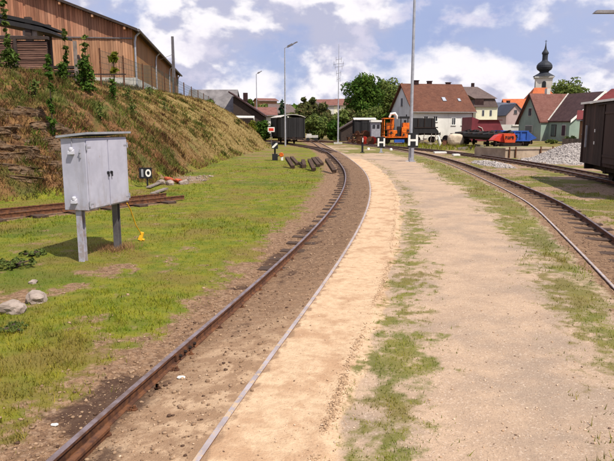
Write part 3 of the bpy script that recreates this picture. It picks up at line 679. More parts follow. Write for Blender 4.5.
# ------------------------------------------------------------------ grey cabinet
F0 = G(83.5, 261.5, 0.0); F1 = G(118, 248.5, 0.0)
ang = math.atan2(F1[1] - F0[1], F1[0] - F0[0]) - R(90)
mx_, my_ = (F0[0] + F1[0]) / 2, (F0[1] + F1[1]) / 2
LEG = math.hypot(F1[0] - F0[0], F1[1] - F0[1])
t = thing('equipment_cabinet', 'pale grey two door metal cabinet on two posts in the grass', 'cabinet', (mx_, my_, 0.0), ang)
BW, BL, Z0, Z1 = 0.37, 1.12, 0.745, 1.735
mb = MB(); mb.box((0, 0, (Z0 + Z1) / 2), (BW, BL, Z1 - Z0))
body = mb.build('body', M['cab_paint'], t)
bv = body.modifiers.new('bevel', 'BEVEL'); bv.width = 0.006; bv.segments = 2
for s_ in (-1, 1):
    mb = MB(); mb.box((BW / 2 + 0.008, s_ * (BL / 4 - 0.002), (Z0 + Z1) / 2 - 0.005), (0.016, BL / 2 - 0.03, Z1 - Z0 - 0.05))
    dr = mb.build('door', M['cab_paint'], t); m_ = dr.modifiers.new('bevel', 'BEVEL'); m_.width = 0.004; m_.segments = 2
    mb = MB(); mb.lathe([(0.022, 0), (0.022, 0.01), (0.012, 0.014), (0.012, 0.03)], (BW / 2 + 0.016, s_ * 0.045, 1.235), 10, axis='X'); mb.box((BW / 2 + 0.038, s_ * 0.045, 1.215), (0.012, 0.02, 0.075))
    mb.build('handle', M['black'], dr)
    for z in (Z0 + 0.09, Z1 - 0.12):
        mb = MB(); mb.tube([(BW / 2 + 0.02, s_ * (BL / 2 - 0.006), z - 0.04), (BW / 2 + 0.02, s_ * (BL / 2 - 0.006), z + 0.04)], 0.010, 8); mb.box((BW / 2 + 0.018, s_ * (BL / 2 - 0.06), z), (0.005, 0.1, 0.022))
        mb.build('hinge', M['grey_post'], dr)
mb = MB(); hw, hl = BW / 2 + 0.045, BL / 2 + 0.04
mb.add([(-hw, -hl, Z1 + .005), (hw + .02, -hl, Z1 + .055), (hw + .02, hl, Z1 + .055), (-hw, hl, Z1 + .005), (-hw, -hl, Z1 + .035), (hw + .02, -hl, Z1 + .085), (hw + .02, hl, Z1 + .085), (-hw, hl, Z1 + .035)],
       [(0, 1, 2, 3), (4, 7, 6, 5), (0, 4, 5, 1), (1, 5, 6, 2), (2, 6, 7, 3), (3, 7, 4, 0)])
mb.build('roof', M['galv'], t)
for z in (0.88, 1.555):
    mb = MB(); mb.prism([(-0.055, -BL / 2, z + .03), (-0.055, -BL / 2 - .045, z + .005), (-0.055, -BL / 2 - .05, z - .035), (-0.055, -BL / 2, z - .035)], (0.075, 0, 0))
    mb.lathe([(0.03, 0), (0.03, 0.03), (0.018, 0.045)], (-0.018, -BL / 2 - .02, z + .015), 10)
    mb.build('vent_hood', M['vent'], t)
mb = MB(); mb.box((0.11, -BL / 2 - .01, 1.53), (0.014, 0.02, 0.12)); mb.box((0.11, -BL / 2 - .022, 1.545), (0.03, 0.012, 0.012)); mb.build('latch', M['grey_post'], t)
mb = MB(); mb.tube([(-0.01, -BL / 2 - .006, 1.60), (-0.012, -BL / 2 - .006, Z1)], 0.006, 6); mb.build('conduit', M['grey_post'], t)
for s_, mt in ((-1, 'cab_paint'), (1, 'dark_galv')):  # rear leg in darker metal, its shade put into the colour
    mb = MB(); y_ = s_ * LEG / 2; g0 = -0.15
    mb.box((-.0, y_ - .04, (Z0 + g0) / 2), (0.085, 0.012, Z0 - g0)); mb.box((0, y_ + .04, (Z0 + g0) / 2), (0.085, 0.012, Z0 - g0)); mb.box((0, y_, (Z0 + g0) / 2), (0.012, 0.07, Z0 - g0))
    mb.build('leg', M[mt], t)
# yellow hose with its handle on the grass
p0 = at(127, 203, F1[1] + .15); gx_, gy_ = G(141.5, 240, 0.02)
t = thing('hose', 'thin yellow hose hanging from the grey cabinet with its nozzle on the grass', 'hose', (gx_, gy_, 0))
loc = Vector((gx_, gy_, 0)); q0 = Vector((p0.x, p0.y, 0.70)) - loc
mb = MB(); mb.tube([q0, q0 * 0.75 + Vector((0.0, 0, 0.05)), q0 * 0.4 + Vector((0.0, 0, 0.02)), q0 * .1 + Vector((0, 0, 0.1)), (0, 0, 0.1)], 0.009, 8); mb.build('hose_line', M['yellow'], t)
mb = MB(); mb.box((0.0, 0, 0.085), (0.07, 0.05, 0.14), Matrix.Rotation(.35, 3, 'Y'), taper=.7); mb.tube([(0.01, 0, 0.03), (0.05, 0, 0.02)], 0.02, 8); mb.build('nozzle', M['yellow'], t)

# ------------------------------------------------------------------ rocks
def rock_mat():
    b = NB('layered_bank_rock')
    w = b.noise(2.0, 6, 0.7, (1, 1, 2.0)); n = b.noise(7, 6, 0.75); cr = b.math('ADD', b.voro(0.9, 'Distance', 'DISTANCE_TO_EDGE', (1, 1, 3.2)), b.math('MULTIPLY', b.ramp(b.noise(1.1, 3), .40, .58), .12))
    c = b.mix(b.ramp(w, 0.38, 0.62), (0.20, 0.135, 0.088), (0.125, 0.078, 0.048)); c = b.mix(b.math('MULTIPLY', b.ramp(n, 0.48, 0.62), 0.7), c, (0.17, 0.09, 0.042))
    c = b.mix(b.ramp(b.noise(2.2, 5, .7), 0.56, 0.68), c, (0.27, 0.21, 0.155))
    c = b.mix(b.ramp(b.math('SUBTRACT', 0.06, cr), 0.0, 0.05), c, (0.035, 0.022, 0.015))
    return b.fin(c, 0.95, b.bump(b.math('ADD', b.math('ADD', w, b.math('MULTIPLY', n, .7)), b.ramp(cr, 0, .08)), 1.0, 0.10), spec=.15)
M['rock'] = rock_mat()
M['boulder'] = simple('pale_boulder', (0.33, 0.27, 0.235), (0.20, 0.155, 0.13), 5, 0.95, 0, 0.7, 14, wear=(0.16, 0.12, 0.09))
def rock_obj(name, dims, seed, mat, parent=None, sub=4, layers=0, amp=.28, loc=(0, 0, 0)):
    import bmesh
    b = bmesh.new(); bmesh.ops.create_icosphere(b, subdivisions=sub, radius=1)
    P = np.array([v.co[:] for v in b.verts])
    n = (fbm(P[:, 0] * 1.5 + seed * 3 + P[:, 2], P[:, 1] * 1.5 + P[:, 2] * 1.7, seed, 5) - .5) + (.5 * np.abs(fbm(P[:, 0] * 4 + P[:, 1] + seed, P[:, 2] * 4 + P[:, 1] * 2, seed + 5, 3) - .5) if sub > 4 else 0)
    s_ = 1 + amp * 2 * n; P = P * s_[:, None]
    P = np.sign(P) * np.abs(P) ** (0.6 if sub > 4 else .72)
    P = P * np.array(dims) / 2
    if layers:
        k_ = np.floor(P[:, 2] / dims[2] * layers + seed); st2 = ((k_ * 7919 + seed * 31) % 13) / 13 - .5
        P[:, :2] *= (1 + 0.22 * st2)[:, None]
    P += np.array(loc)
    for v, p in zip(b.verts, P): v.co = p
    me = bpy.data.meshes.new(name); b.to_mesh(me); b.free(); me.materials.append(mat)
    o = bpy.data.objects.new(name, me); C.objects.link(o)
    if parent is not None: o.parent = parent
    return o
tdir = math.atan2(6.4, 4.1); qr = random.Random(5)
oc = at(30, 150, 17.0); oc = Vector((oc.x, oc.y, hz(oc.x, oc.y)))
outcrop = thing('rock_outcrop', 'layered brown rock outcrop with dark cracks in the bank at the left edge', 'rock', oc)
rows = [(116, (-14, 12, 36), .34), (127, (-6, 22, 46, 62), .36), (138, (-16, 8, 32, 56), .30), (149, (-4, 20, 44, 64), .40), (160, (-14, 12, 38, 60), .34), (170, (0, 26, 48), .30), (179, (-10, 16), .22)]
k_ = 0
for py, xs_, h_ in rows:
    for px in xs_:
        px2, py2 = px + qr.uniform(-5, 5), py + qr.uniform(-3.5, 3.5) + (px - 20) * .12
        for Y2 in np.arange(13, 24, 0.05):
            q = at(px2, py2, Y2)
            if q.z < hz(q.x, q.y) + 0.02: break
        o = rock_obj('ledge', (qr.uniform(.9, 1.5), 1.2, h_ * qr.uniform(1.0, 1.5)), k_ + 2, M['rock'], outcrop, 5, 3, .40)
        o.location = Vector((q.x - .38 + qr.uniform(-.12, .10), q.y + .46, q.z - .08)) - oc; o.rotation_euler = (-.15 + qr.uniform(-.15, .1), R(qr.uniform(-4, 12)), tdir - .25 + qr.uniform(-.35, .35)); k_ += 1
for (px, py, dx, dy, dz, sd_, lb) in ((13, 309, .27, .22, .15, 3, 'pale boulder at the left edge of the grass, nearest the camera'), (36, 298, .30, .20, .13, 5, 'flatter pale boulder just right of the boulder at the left edge'), (33, 281, .12, .1, .06, 8, 'small stone in the bare soil behind the two boulders')):
    x_, y_ = G(px, py, 0.03); o = rock_obj('boulder', (dx, dy, dz), sd_, M['boulder'], None, 3, 0, .55); o.location = (x_, y_, hz(x_, y_) + dz * .22); o.rotation_euler = (0, 0, sd_); tag(o, lb, 'stone', 'pale boulders in the grass')
for (px, py, s_, lb) in ((181, 373, .05, 'white stone lying between the rails near the camera'), (54, 417, .04, 'white chip of stone on the dirt left of the near rail')):
    x_, y_ = G(px, py, 0.03); o = rock_obj('stone', (s_ * 1.3, s_ * .7, s_ * .35), int(px), M['white'], None, 2); o.location = (x_, y_, hz(x_, y_) + s_ * .15); tag(o, lb, 'stone')
# rubble on the toe of the bank: red tiles, pale stones and planks
bx0, by0 = G(169, 181, 0.1)
for k_, (dx, dy, dz, c_, nm) in enumerate(((0, 0, .16, 'red', 'block'), (.28, .1, .10, 'orange', 'block'), (-.25, -.15, .06, 'boulder', 'stone'), (.5, -.1, .05, 'boulder', 'stone'), (.1, -.35, .05, 'boulder', 'stone'))):
    x_, y_ = bx0 + dx, by0 + dy; gz = hz(x_, y_)
    o = rock_obj('brick_lump' if nm == 'block' else 'stone', (.34, .24, .15) if nm == 'block' else (.34, .25, .2), k_ + 20, M[{'red': 'brickred', 'orange': 'brickred'}.get(c_, c_)] if 'brickred' in M else M.setdefault('brickred', simple('broken_red_brick', (.40, .09, .04), (.28, .06, .03), 8, .9)), None, 2, 0, .35)
    if c_ == 'boulder': o.data.materials[0] = M['boulder']
    o.location = (x_, y_, gz + dz); o.rotation_euler = (0, .2, k_ * 1.3)
    tag(o, ['broken red brick lump on top of the rubble at the bank foot', 'smaller red brick lump right of the larger one in the rubble', 'pale stone left of the red brick lumps', 'pale stone right of the red brick lumps', 'pale stone in front of the red brick lumps'][k_], 'rubble', 'rubble heap at the foot of the bank')
for k_, (pa, pb) in enumerate((((148, 184), (160, 178.5)), ((152, 190), (166, 184)))):
    A_, B_ = G(*pa, .15), G(*pb, .2); ha, hb = hz(*A_) + .05, hz(*B_) + .07
    mb = MB(); a_ = Vector((A_[0], A_[1], ha)); b_ = Vector((B_[0], B_[1], hb)); mb.bar(a_ - a_, b_ - a_, .13, .04); o = mb.build('plank', M['grey_wood']); o.location = a_
    tag(o, ['grey plank lying behind the other by the number sign', 'grey plank lying nearest the end of the stub track'][k_], 'plank', 'grey planks by the rubble heap')

# ------------------------------------------------------------------ signs
def text_mesh(txt, size, depth, name, mat, parent, loc, rx=R(90)):
    cu = bpy.data.curves.new('t', 'FONT'); cu.body = txt; cu.size = size; cu.extrude = depth; cu.align_x = 'CENTER'; cu.align_y = 'CENTER'; cu.offset = size * .02
    to = bpy.data.objects.new('t', cu); C.objects.link(to); bpy.context.view_layer.update()
    me = bpy.data.meshes.new_from_object(to.evaluated_get(bpy.context.evaluated_depsgraph_get())); bpy.data.objects.remove(to); bpy.data.curves.remove(cu)
    me.materials.clear(); me.materials.append(mat); o = bpy.data.objects.new(name, me); C.objects.link(o); o.parent = parent; o.location = loc; o.rotation_euler = (rx, 0, 0); return o
# number sign
x_, y_ = G(147, 184, 0.1); gz = hz(x_, y_); c_ = at(145.5, 173, y_)
t = thing('number_sign', 'small black number sign reading 10 on a short post at the foot of the bank', 'sign', (c_.x, y_, gz))
hc = c_.z - gz
mb = MB(); mb.box((0, 0, hc), (0.40, 0.03, 0.34)); mb.build('panel', M['black'], t)
mb = MB(); mb.box((0.04, .03, hc / 2 - .15), (0.05, 0.03, hc + .3)); mb.build('post', M['black'], t)
mb = MB(); mb.box((-.095, -.022, hc), (.065, .012, .24)); mb.build('digit_one', M['galv'], t)
mb = MB(); n_ = 20
for r0, r1 in ((.105, .055),):
    for k_ in range(n_):
        a0_, a1_ = 2 * math.pi * k_ / n_, 2 * math.pi * (k_ + 1) / n_
        mb.prism([(.09 + math.cos(a) * r * .85, -.016, hc + math.sin(a) * r * 1.15) for a, r in ((a0_, r0), (a1_, r0), (a1_, r1), (a0_, r1))], (0, -.012, 0))
mb.build('digit_zero', M['white'], t)
# H boards
def hboard(base, top, h_px, Y, label, post='black', wpan=.40, foot=True, thin=False):
    pb = base; c = at(h_px[0], h_px[1], Y); hh_ = h_px[2] / F * Y
    t = thing('stop_sign_board', label, 'sign', (c.x, Y, 0))
    if thin:
        mb = MB(); mb.box((0, 0, c.z), (.06, wpan, hh_ * 1.45)); mb.build('panel', M['black'], t)
        mb = MB(); mb.box((0.036, 0, c.z), (.008, wpan * .5, hh_)); mb.box((0.0, -wpan / 2 - .006, c.z), (.055, .008, hh_)); mb.build('letter', M['white'], t)
    else:
        wd = hh_ * .36
        mb = MB(); mb.box((0, 0, c.z), (wpan, .03, hh_ * 1.35)); mb.build('panel', M['black'], t)
        mb = MB(); st_w = hh_ * .2
        for s_ in (-1, 1): mb.box((s_ * wd, -.023, c.z), (st_w, .012, hh_))
        mb.box((0, -.0225, c.z), (wd * 2 - st_w, .011, st_w)); mb.build('letter', M['white'], t)
    mb = MB(); zt = c.z - hh_ * .4; mb.box((0, .04, zt / 2 - .1), (.14, .08, zt + .2)); mb.box((0, .04, .03), (.28, .26, .16)); mb.build('post', M[post], t)
    return t
ypole = G(409.5, 162.5, 0.0)[1]
hboard(None, None, (413, 140.2, 10.5), ypole - .35, 'white H on a black board fixed in front of the tall grey pole', 'grey_post', .56)
hboard(None, None, (381.3, 142.3, 8.0), 43.0, 'white H on a black board on the short post, left of the tall pole', 'grey_post', .52)
hboard(None, None, (362.6, 139.9, 4.2), 43.0, 'narrow black board seen edge on, on a dark post left of both H boards', 'black', .4, thin=True)
for px, py, lb in ((368.5, 149.5, 'small white marker stone between the edge on board and the H board'), (391, 150, 'small white marker stone right of the farther H board')):
    x_, y_ = G(px, py); o = rock_obj('marker_stone', (.22, .18, .22), int(px), M['white'], None, 2); o.location = (x_, y_, .1); tag(o, lb, 'stone')
# switch stand
x_, y_ = G(275, 160.5, 0.0); t = thing('switch_stand', 'switch stand with a black lantern showing a white diagonal bar and an orange lever weight', 'switch stand', (x_, y_, hz(x_, y_)))
mb = MB(); mb.box((0, 0, .82), (.34, .30, .34)); mb.tube([(0, 0, .99), (0, 0, 1.06)], .09, 8); mb.build('lantern', M['black'], t)
mb = MB(); mb.prism([(-.15, -.152, .70), (-.07, -.152, .70), (.15, -.152, .90), (.15, -.152, .97), (.07, -.152, .97), (-.15, -.152, .77)], (0, -.008, 0)); mb.build('signal_bar', M['white'], t)
mb = MB(); mb.tube([(0, 0, 0), (0, 0, .66)], .05, 8); mb.box((0, 0, .16), (.3, .3, .42)); mb.build('post', M['black'], t)
mb = MB(); mb.tube([(.05, 0, .22), (.32, -.02, .30)], .03, 8); mb.build('lever', M['black'], t)
mb = MB(); mb.lathe([(.10, -.08), (.13, -.05), (.13, .05), (.10, .08)], (.36, -.02, .32), 12, axis='Y'); w_ = mb.build('lever_weight', M['orange'], t)
mb = MB(); mb.box((.40, -.02, .1), (.12, .1, .2)); mb.build('foot_block', M['white'], t)
# red sign on the van end
# ------------------------------------------------------------------ old sleepers lying in the grass
for k_, (a, b2) in enumerate((((287, 158), (293, 167)), ((291.5, 157.5), (297.5, 164)), ((303.5, 165), (303.5, 159)), ((309.5, 160), (314, 169.5)), ((313, 158.5), (318.5, 165.5)), ((316.5, 158), (322, 164)), ((327, 160), (334.5, 171.5)), ((300, 163), (304, 166.5)))):
    B_ = Vector((*G(b2[0], b2[1], .08), .08)); A_ = at(a[0], a[1], B_.y + 1.3); A_.z = max(A_.z, .12)
    if k_ == 2: B_ = Vector((*G(304.5, 166, .1), .1)); A_ = at(303, 160.5, B_.y + .9)
    dv = B_ - A_; L_ = dv.length; mid = (A_ + B_) / 2; dv.normalize()
    mb = MB(); mb.bar(-dv * L_ / 2, dv * L_ / 2, .17, .13); o = mb.build('old_sleeper', M['sleeper']); o.location = mid
    tag(o, ['leftmost dark sleeper beside the switch stand', 'second sleeper from the left, behind the leftmost one', 'short sleeper lying crosswise in the left pile', 'left sleeper of the middle three', 'middle sleeper of the middle three', 'right sleeper of the middle three', 'single long sleeper lying closest to the left rail', 'low sleeper half hidden in grass between the left pile and the middle three'][k_], 'sleeper', 'old sleepers lying in the grass by the switch')

# ------------------------------------------------------------------ lamp posts and masts
def lamp(px, pyb, pyt, Y, arm, label, name='street_lamp', z=None, r0=.09, r1=.045, mat='galv', head=True, zb=None):
    zb = 0 if zb is None else zb
    b_ = at(px, pyb, Y); zt = z if z else at(px, pyt, Y).z
    t = thing(name, label, 'lamp' if head else 'pole', (b_.x, Y, zb)); h_ = zt - zb
    mb = MB(); mb.tube([(0, 0, -.1), (0, 0, h_ * .5), (0, 0, h_)], [r0, (r0 + r1) / 2, r1], 10); mb.build('pole', M[mat], t)
    if head:
        ax, az = arm; d_ = Vector((ax, 0, az)); n_ = d_.normalized()
        mb = MB(); mb.tube([(0, 0, h_ - .05), (0.06, 0, h_ + .03), Vector((0.06, 0, h_ + .03)) + d_ * .3], .03, 8); mb.build('arm', M[mat], t)
        q = n_.to_track_quat('X', 'Z').to_matrix(); mb = MB()
        mb.box(Vector((0.06, 0, h_ + .03)) + d_ * .38, (d_.length * .5, .30, .16), q, taper=.8); mb.box(Vector((0.06, 0, h_ + .03)) + d_ * .8, (d_.length * .42, .22, .09), q, taper=.7)
        mb.build('lamp_head', M['dark_galv'], t)
    return t
Y1 = G(285, 146, 0)[1]
lamp(285.3, 146, 48, Y1, (1.15, .55), 'nearer grey street lamp standing in front of the black box wagon')
lamp(257, 128, 74, 90, (.75, .4), 'farther, thinner street lamp behind the end of the bank', r0=.08, r1=.05)
t = lamp(410, 162.5, 0, ypole, (1.15, .55), 'tall grey pole with a white base, its top out of the photo', z=9.8, r0=.095, r1=.06)
mb = MB(); mb.lathe([(.26, 0), (.26, .07), (.2, .09)], (0, 0, 0), 14); mb.build('base_slab', M['white'], t)
hp = at(592, 12.5, 22); t = thing('street_lamp', 'street lamp at the upper right whose head alone reaches into the photo', 'lamp', (hp.x + 2.0, 22, 0))
mb = MB(); mb.tube([(0, 0, -.1), (0, 0, hp.z)], [.09, .05], 10); mb.build('pole', M['galv'], t)
mb = MB(); mb.tube([(0, 0, hp.z - .02), (-.9, 0, hp.z + .06), (-1.3, 0, hp.z + .04)], .03, 8); mb.build('arm', M['galv'], t)
mb = MB(); mb.box((-1.45, 0, hp.z + .02), (1.0, .22, .10), taper=.8); mb.build('lamp_head', M['dark_galv'], t)
# lattice-footed antenna mast
Y1 = G(338, 144, 0)[1]; b_ = at(338, 144, Y1)
t = thing('antenna_mast', 'tall thin antenna mast with small aerials at its top and a thick lower part', 'antenna mast', (b_.x, Y1, 0)); zt = at(339, 44, Y1).z; zm = at(338, 104, Y1).z
mb = MB(); mb.box((0, 0, zm / 2), (.16, .16, zm), taper=.8); mb.build('lower_mast', M['grey_post'], t)
mb = MB(); mb.tube([(0, 0, zm - .1), (0, 0, zt)], [.055, .02], 8); mb.build('upper_mast', M['galv'], t)
for dz, L_ in ((1.6, .6), (2.05, 1.1), (2.35, .8), (3.0, .5), (3.6, .35)):
    mb = MB(); mb.tube([(-L_ / 2, 0, zt - dz), (L_ / 2, 0, zt - dz + .1)], 0.018, 6)
    for s_ in (-.45, .45): mb.tube([(s_ * L_, 0, zt - dz - .22), (s_ * L_, 0, zt - dz + .3)], .014, 6)
    mb.build('aerial', M['dark_galv'], t)
mb = MB(); mb.box((0, 0, .08), (.9, .6, .2)); mb.build('base_slab', M['pale_concrete'], t)

# ------------------------------------------------------------------ big timber hall on the bank
HC = at(134.5, 84, 40); HZ = 4.1; ez = at(135, 29.5, 40).z
hd = math.atan2(.992, -.125) - R(90)                # rotation: local +Y runs back along the long side
t = thing('timber_hall', 'big timber hall clad in upright orange brown boards on top of the bank', 'hall', (HC.x, 40, HZ), hd)
he = ez - HZ; GWd, GL, sl = 24.0, 35.0, .365; hr = he + GWd / 2 * sl
def gz_(x): return he + (GWd / 2 - abs(x + GWd / 2)) * sl
# walls (core) and boards
mb = MB(); mb.prism([(-.03, .12, -2), (-GWd, .12, -2), (-GWd, .12, he - .1), (-GWd / 2, .12, hr - .1), (-.03, .12, he - .1)], (0, GL - .2, 0)); mb.build('wall', M['side_board'], t)
zsplit = at(100, 38.3, 40).z - HZ; zfoot = .85
mlo, mup, mba = MB(), MB(), MB(); x_ = -.02
while x_ > -GWd:
    w_ = rnd.uniform(.13, .19); xm = x_ - w_ / 2; dpt = rnd.uniform(.0, .02)
    foot = zfoot
    mlo.box((xm, .045 - dpt, (foot + zsplit) / 2), (w_ - .012, .03, zsplit - foot)); top = gz_(xm) - .02
    mup.box((xm + .03, .025 - dpt, (zsplit + top) / 2 + .02), (w_ - .012, .03, top - zsplit - .04)); x_ -= w_
mlo.build('lower_boards', M['larch'], t); mup.build('upper_boards', M['larch_up'], t)
mb = MB(); mb.box((-GWd / 2, -.01, zsplit), (GWd, .09, .07)); mb.build('flashing', M['dark_galv'], t)
ms = MB(); y_ = .1
while y_ < GL - .3:
    w_ = rnd.uniform(.30, .5); ms.box((.0, y_ + w_ / 2, (zfoot + he) / 2), (.04 + rnd.uniform(0, .01), w_ - .008, he - zfoot)); y_ += w_
ms.build('side_boards', M['side_board'], t)
mb = MB(); mb.box((.03, GL / 2, -.65), (.14, GL + .1, 3.0)); mb.box((-GWd / 2, .06, -.65), (GWd, .14, 2.98)); mb.build('plinth', M['pale_concrete'], t)
ov = .38; th = .16
for s_ in (0, 1):
    x0, x1 = (ov, -GWd / 2) if s_ == 0 else (-GWd - ov, -GWd / 2)
    z0_ = he - ov * sl; mb = MB(); y0_ = -.45
    mb.add([(x0, y0_, z0_), (x1, y0_, hr), (x1, GL + .5, hr), (x0, GL + .5, z0_), (x0, y0_, z0_ + th), (x1, y0_, hr + th), (x1, GL + .5, hr + th), (x0, GL + .5, z0_ + th)], [(0, 1, 2, 3), (4, 7, 6, 5), (0, 4, 5, 1), (1, 5, 6, 2), (2, 6, 7, 3), (3, 7, 4, 0)])
    mb.build('roof', M['grey_roof'] if False else M['dark_wood'], t)
mb = MB(); mb.tube([(ov + .08, -.4, he - ov * sl + .06), (ov + .08, GL + .4, he - ov * sl + .06)], .085, 8); mb.build('gutter', M['dark_galv'], t)
for k_ in range(12):
    xm = -.4 - k_ * 1.9; mb = MB(); mb.box((xm, -.2, gz_(xm) - .11), (.12, .42, .16)); mb.build('purlin_end', M['larch'], t)
for y_ in (.15, 11.5, 23.0, 33.5):
    mb = MB(); mb.tube([(ov + .06, y_, he - ov * sl + .0), (ov * .5, y_, he - ov * sl - .25), (.12, y_, he - .75), (.12, y_, .1)], .065, 8); mb.build('downpipe', M['galv'], t)

# shelter roof, slatted fence and plank stack in front of the hall
p = at(22, 20, 29); gz = hz(p.x, p.y)
t = thing('open_shelter', 'open shelter with a flat dark layered roof in front of the timber hall', 'shelter', (p.x, 29, gz)); 
za, zb_ = at(0, 13, 29).z - gz, at(58, 26.5, 29).z - gz; xl, xr = -7.0, at(50, 20, 29).x - p.x
mb = MB()
for (dz0, dz1, ex) in ((0, .22, -.25), (-.30, -.05, 0)):
    zl = za + (za - zb_) * 5.0 / 2.8; mb.prism([(xl, 0, zl + dz0), (xr + ex, 0, zb_ + dz0), (xr + ex, 0, zb_ + dz0 + .1), (xr + ex - .4, 0, zb_ + dz1 + .02), (xl, 0, zl + dz1)], (0, 2.6, 0))
mb.build('roof', M['black_wood'], t)
for x_ in (.2, -4): 
    for y_ in (.2, 2.3): mb = MB(); mb.box((x_, y_, za / 2 - .3), (.26, .26, za + .3)); mb.build('post', M['dark_wood'], t)
mb = MB(); mb.box((.25, .5, at(28, 33, 29).z - gz), (.65, .7, .30)); mb.build('crate', M['grey_wood'], t)
pA, pB = at(-30, 76, 24.5), at(52, 76, 25.5); gA = hz(pB.x, 25); top = at(40, 38.5, 25).z
t = thing('slatted_fence', 'weathered fence of thin reddish horizontal slats in front of the timber hall', 'fence', (pB.x, 25.2, gA - .15)); hgt_ = top - gA + .15
rotv = math.atan2(.5, 3.4); t.rotation_euler = (0, 0, rotv * .3)
for k_ in range(3):
    mb = MB(); z_ = .05; x1_ = -k_ * 1.22
    while z_ < hgt_ - .12:
        mb.box((x1_ - .60 + rnd.uniform(-.01, .01), rnd.uniform(-.02, .03), z_), (1.2, .03, .042), Matrix.Rotation(rnd.uniform(-.008, .008), 3, 'Y')); z_ += rnd.uniform(.062, .085)
    mb.build('slat_panel', M['wattle'], t)
    mb = MB(); mb.box((x1_ - 1.21 if k_ else x1_ - 1.21, -.06, hgt_ / 2), (.11, .1, hgt_ + .1)); mb.build('post', M['dark_wood'], t)
mb = MB(); mb.box((-1.83, .02, hgt_ + .05), (3.8, .22, .12)); mb.build('top_rail', M['dark_wood'], t)
mb = MB(); mb.box((-1.83, .06, hgt_ / 2), (3.66, .03, hgt_ - .1)); mb.build('backing', M['dark_wood'], t)
p = at(68, 72, 27); gz = hz(p.x, 27)
t = thing('plank_stack', 'low stack of dark old planks between the slatted fence and the braced post', 'plank stack', (p.x, 27, gz))
for k_ in range(4):
    mb = MB(); mb.box((rnd.uniform(-.1, .1), 0, .1 + k_ * .17), (1.5, .5, .10)); mb.build('plank', M['dark_wood'], t)
p = at(76.5, 72, 26); gz = hz(p.x, 26)
t = thing('braced_post', 'pale weathered wooden post with a dark diagonal brace beside it', 'post', (p.x, 26, gz - .1)); h_ = at(76, 38.5, 26).z - gz
mb = MB(); mb.box((0, 0, h_ / 2), (.12, .12, h_)); mb.build('post', M['grey_wood'], t)
mb = MB(); mb.bar((.55, .05, .1), (.08, .05, h_ * .72), .10, .09); mb.build('brace', M['dark_wood'], t)
mb = MB(); mb.box((1.0, .1, h_ * .33), (2.0, .03, .05)); mb.build('wire_rail', M['dark_wood'], t)

# mesh fence posts along the crest
fp = [(101, 48, 30), (124, 55.5, 34.5), (143, 63.5, 39.5)]
pts_f = [(at(px, 80, Y).x, Y, at(px, pt, Y).z) for px, pt, Y in fp]
for k_ in range(9): pts_f.append((-10.9 - .16 * k_, 44 + k_ * 4.6, 6.15 - .09 * k_))
t = thing('wire_fence', 'wire mesh fence on dark green posts running along the crest of the bank', 'fence', (pts_f[0][0], pts_f[0][1], hz(pts_f[0][0], pts_f[0][1]))); o0 = Vector(t.location)
mb2 = MB()
for k_, (x_, y_, zt) in enumerate(pts_f):
    g = hz(x_, y_); mb = MB(); mb.box((x_ - o0.x, y_ - o0.y, (g + zt) / 2 - o0.z - .1), (.07, .06, zt - g + .2)); mb.build('post', M['rust'], t)
M['mesh_green'] = simple('dark_green_fence_wire', (.035, .075, .065), (.025, .055, .05), 4, .6)
def meshpanel(a, b_, mat, step=.22):
    mb = MB(); a, b_ = Vector(a), Vector(b_); g0, g1 = hz(a.x, a.y), hz(b_.x, b_.y); n_ = int((b_ - a).length / step)
    for i in range(n_ + 1):
        f_ = i / n_; p_ = a.lerp(b_, f_); g = g0 + (g1 - g0) * f_
        mb.bar(Vector((p_.x, p_.y, g)) - o0, Vector((p_.x, p_.y, p_.z - .1)) - o0, .012)
    for k2 in range(7):
        f_ = k2 / 6; mb.bar(Vector((a.x, a.y, g0 + (a.z - g0 - .12) * f_ + .02)) - o0, Vector((b_.x, b_.y, g1 + (b_.z - g1 - .12) * f_ + .02)) - o0, .012)
    return mb.build('wire_panel', mat, t)
for a, b_ in zip(pts_f[:-1], pts_f[1:]): meshpanel(a, b_, M['mesh_green'], .25 if a[1] < 50 else .3)
p = at(174.5, 95, 55); g = hz(p.x, 55); t = thing('steel_pole', 'bare steel pole standing on the crest beyond the timber hall', 'pole', (p.x, 55, g - .2)); zt = at(174, 34, 55).z - g
mb = MB(); mb.box((0, 0, zt / 2), (.26, .26, zt), taper=.75); mb.build('pole_shaft', M['dark_galv'], t)
mb = MB(); mb.tube([(-.05, 0, zt * .72), (-1.6, -.1, zt * .60)], .02, 6); mb.build('stay_wire', M['galv'], t)

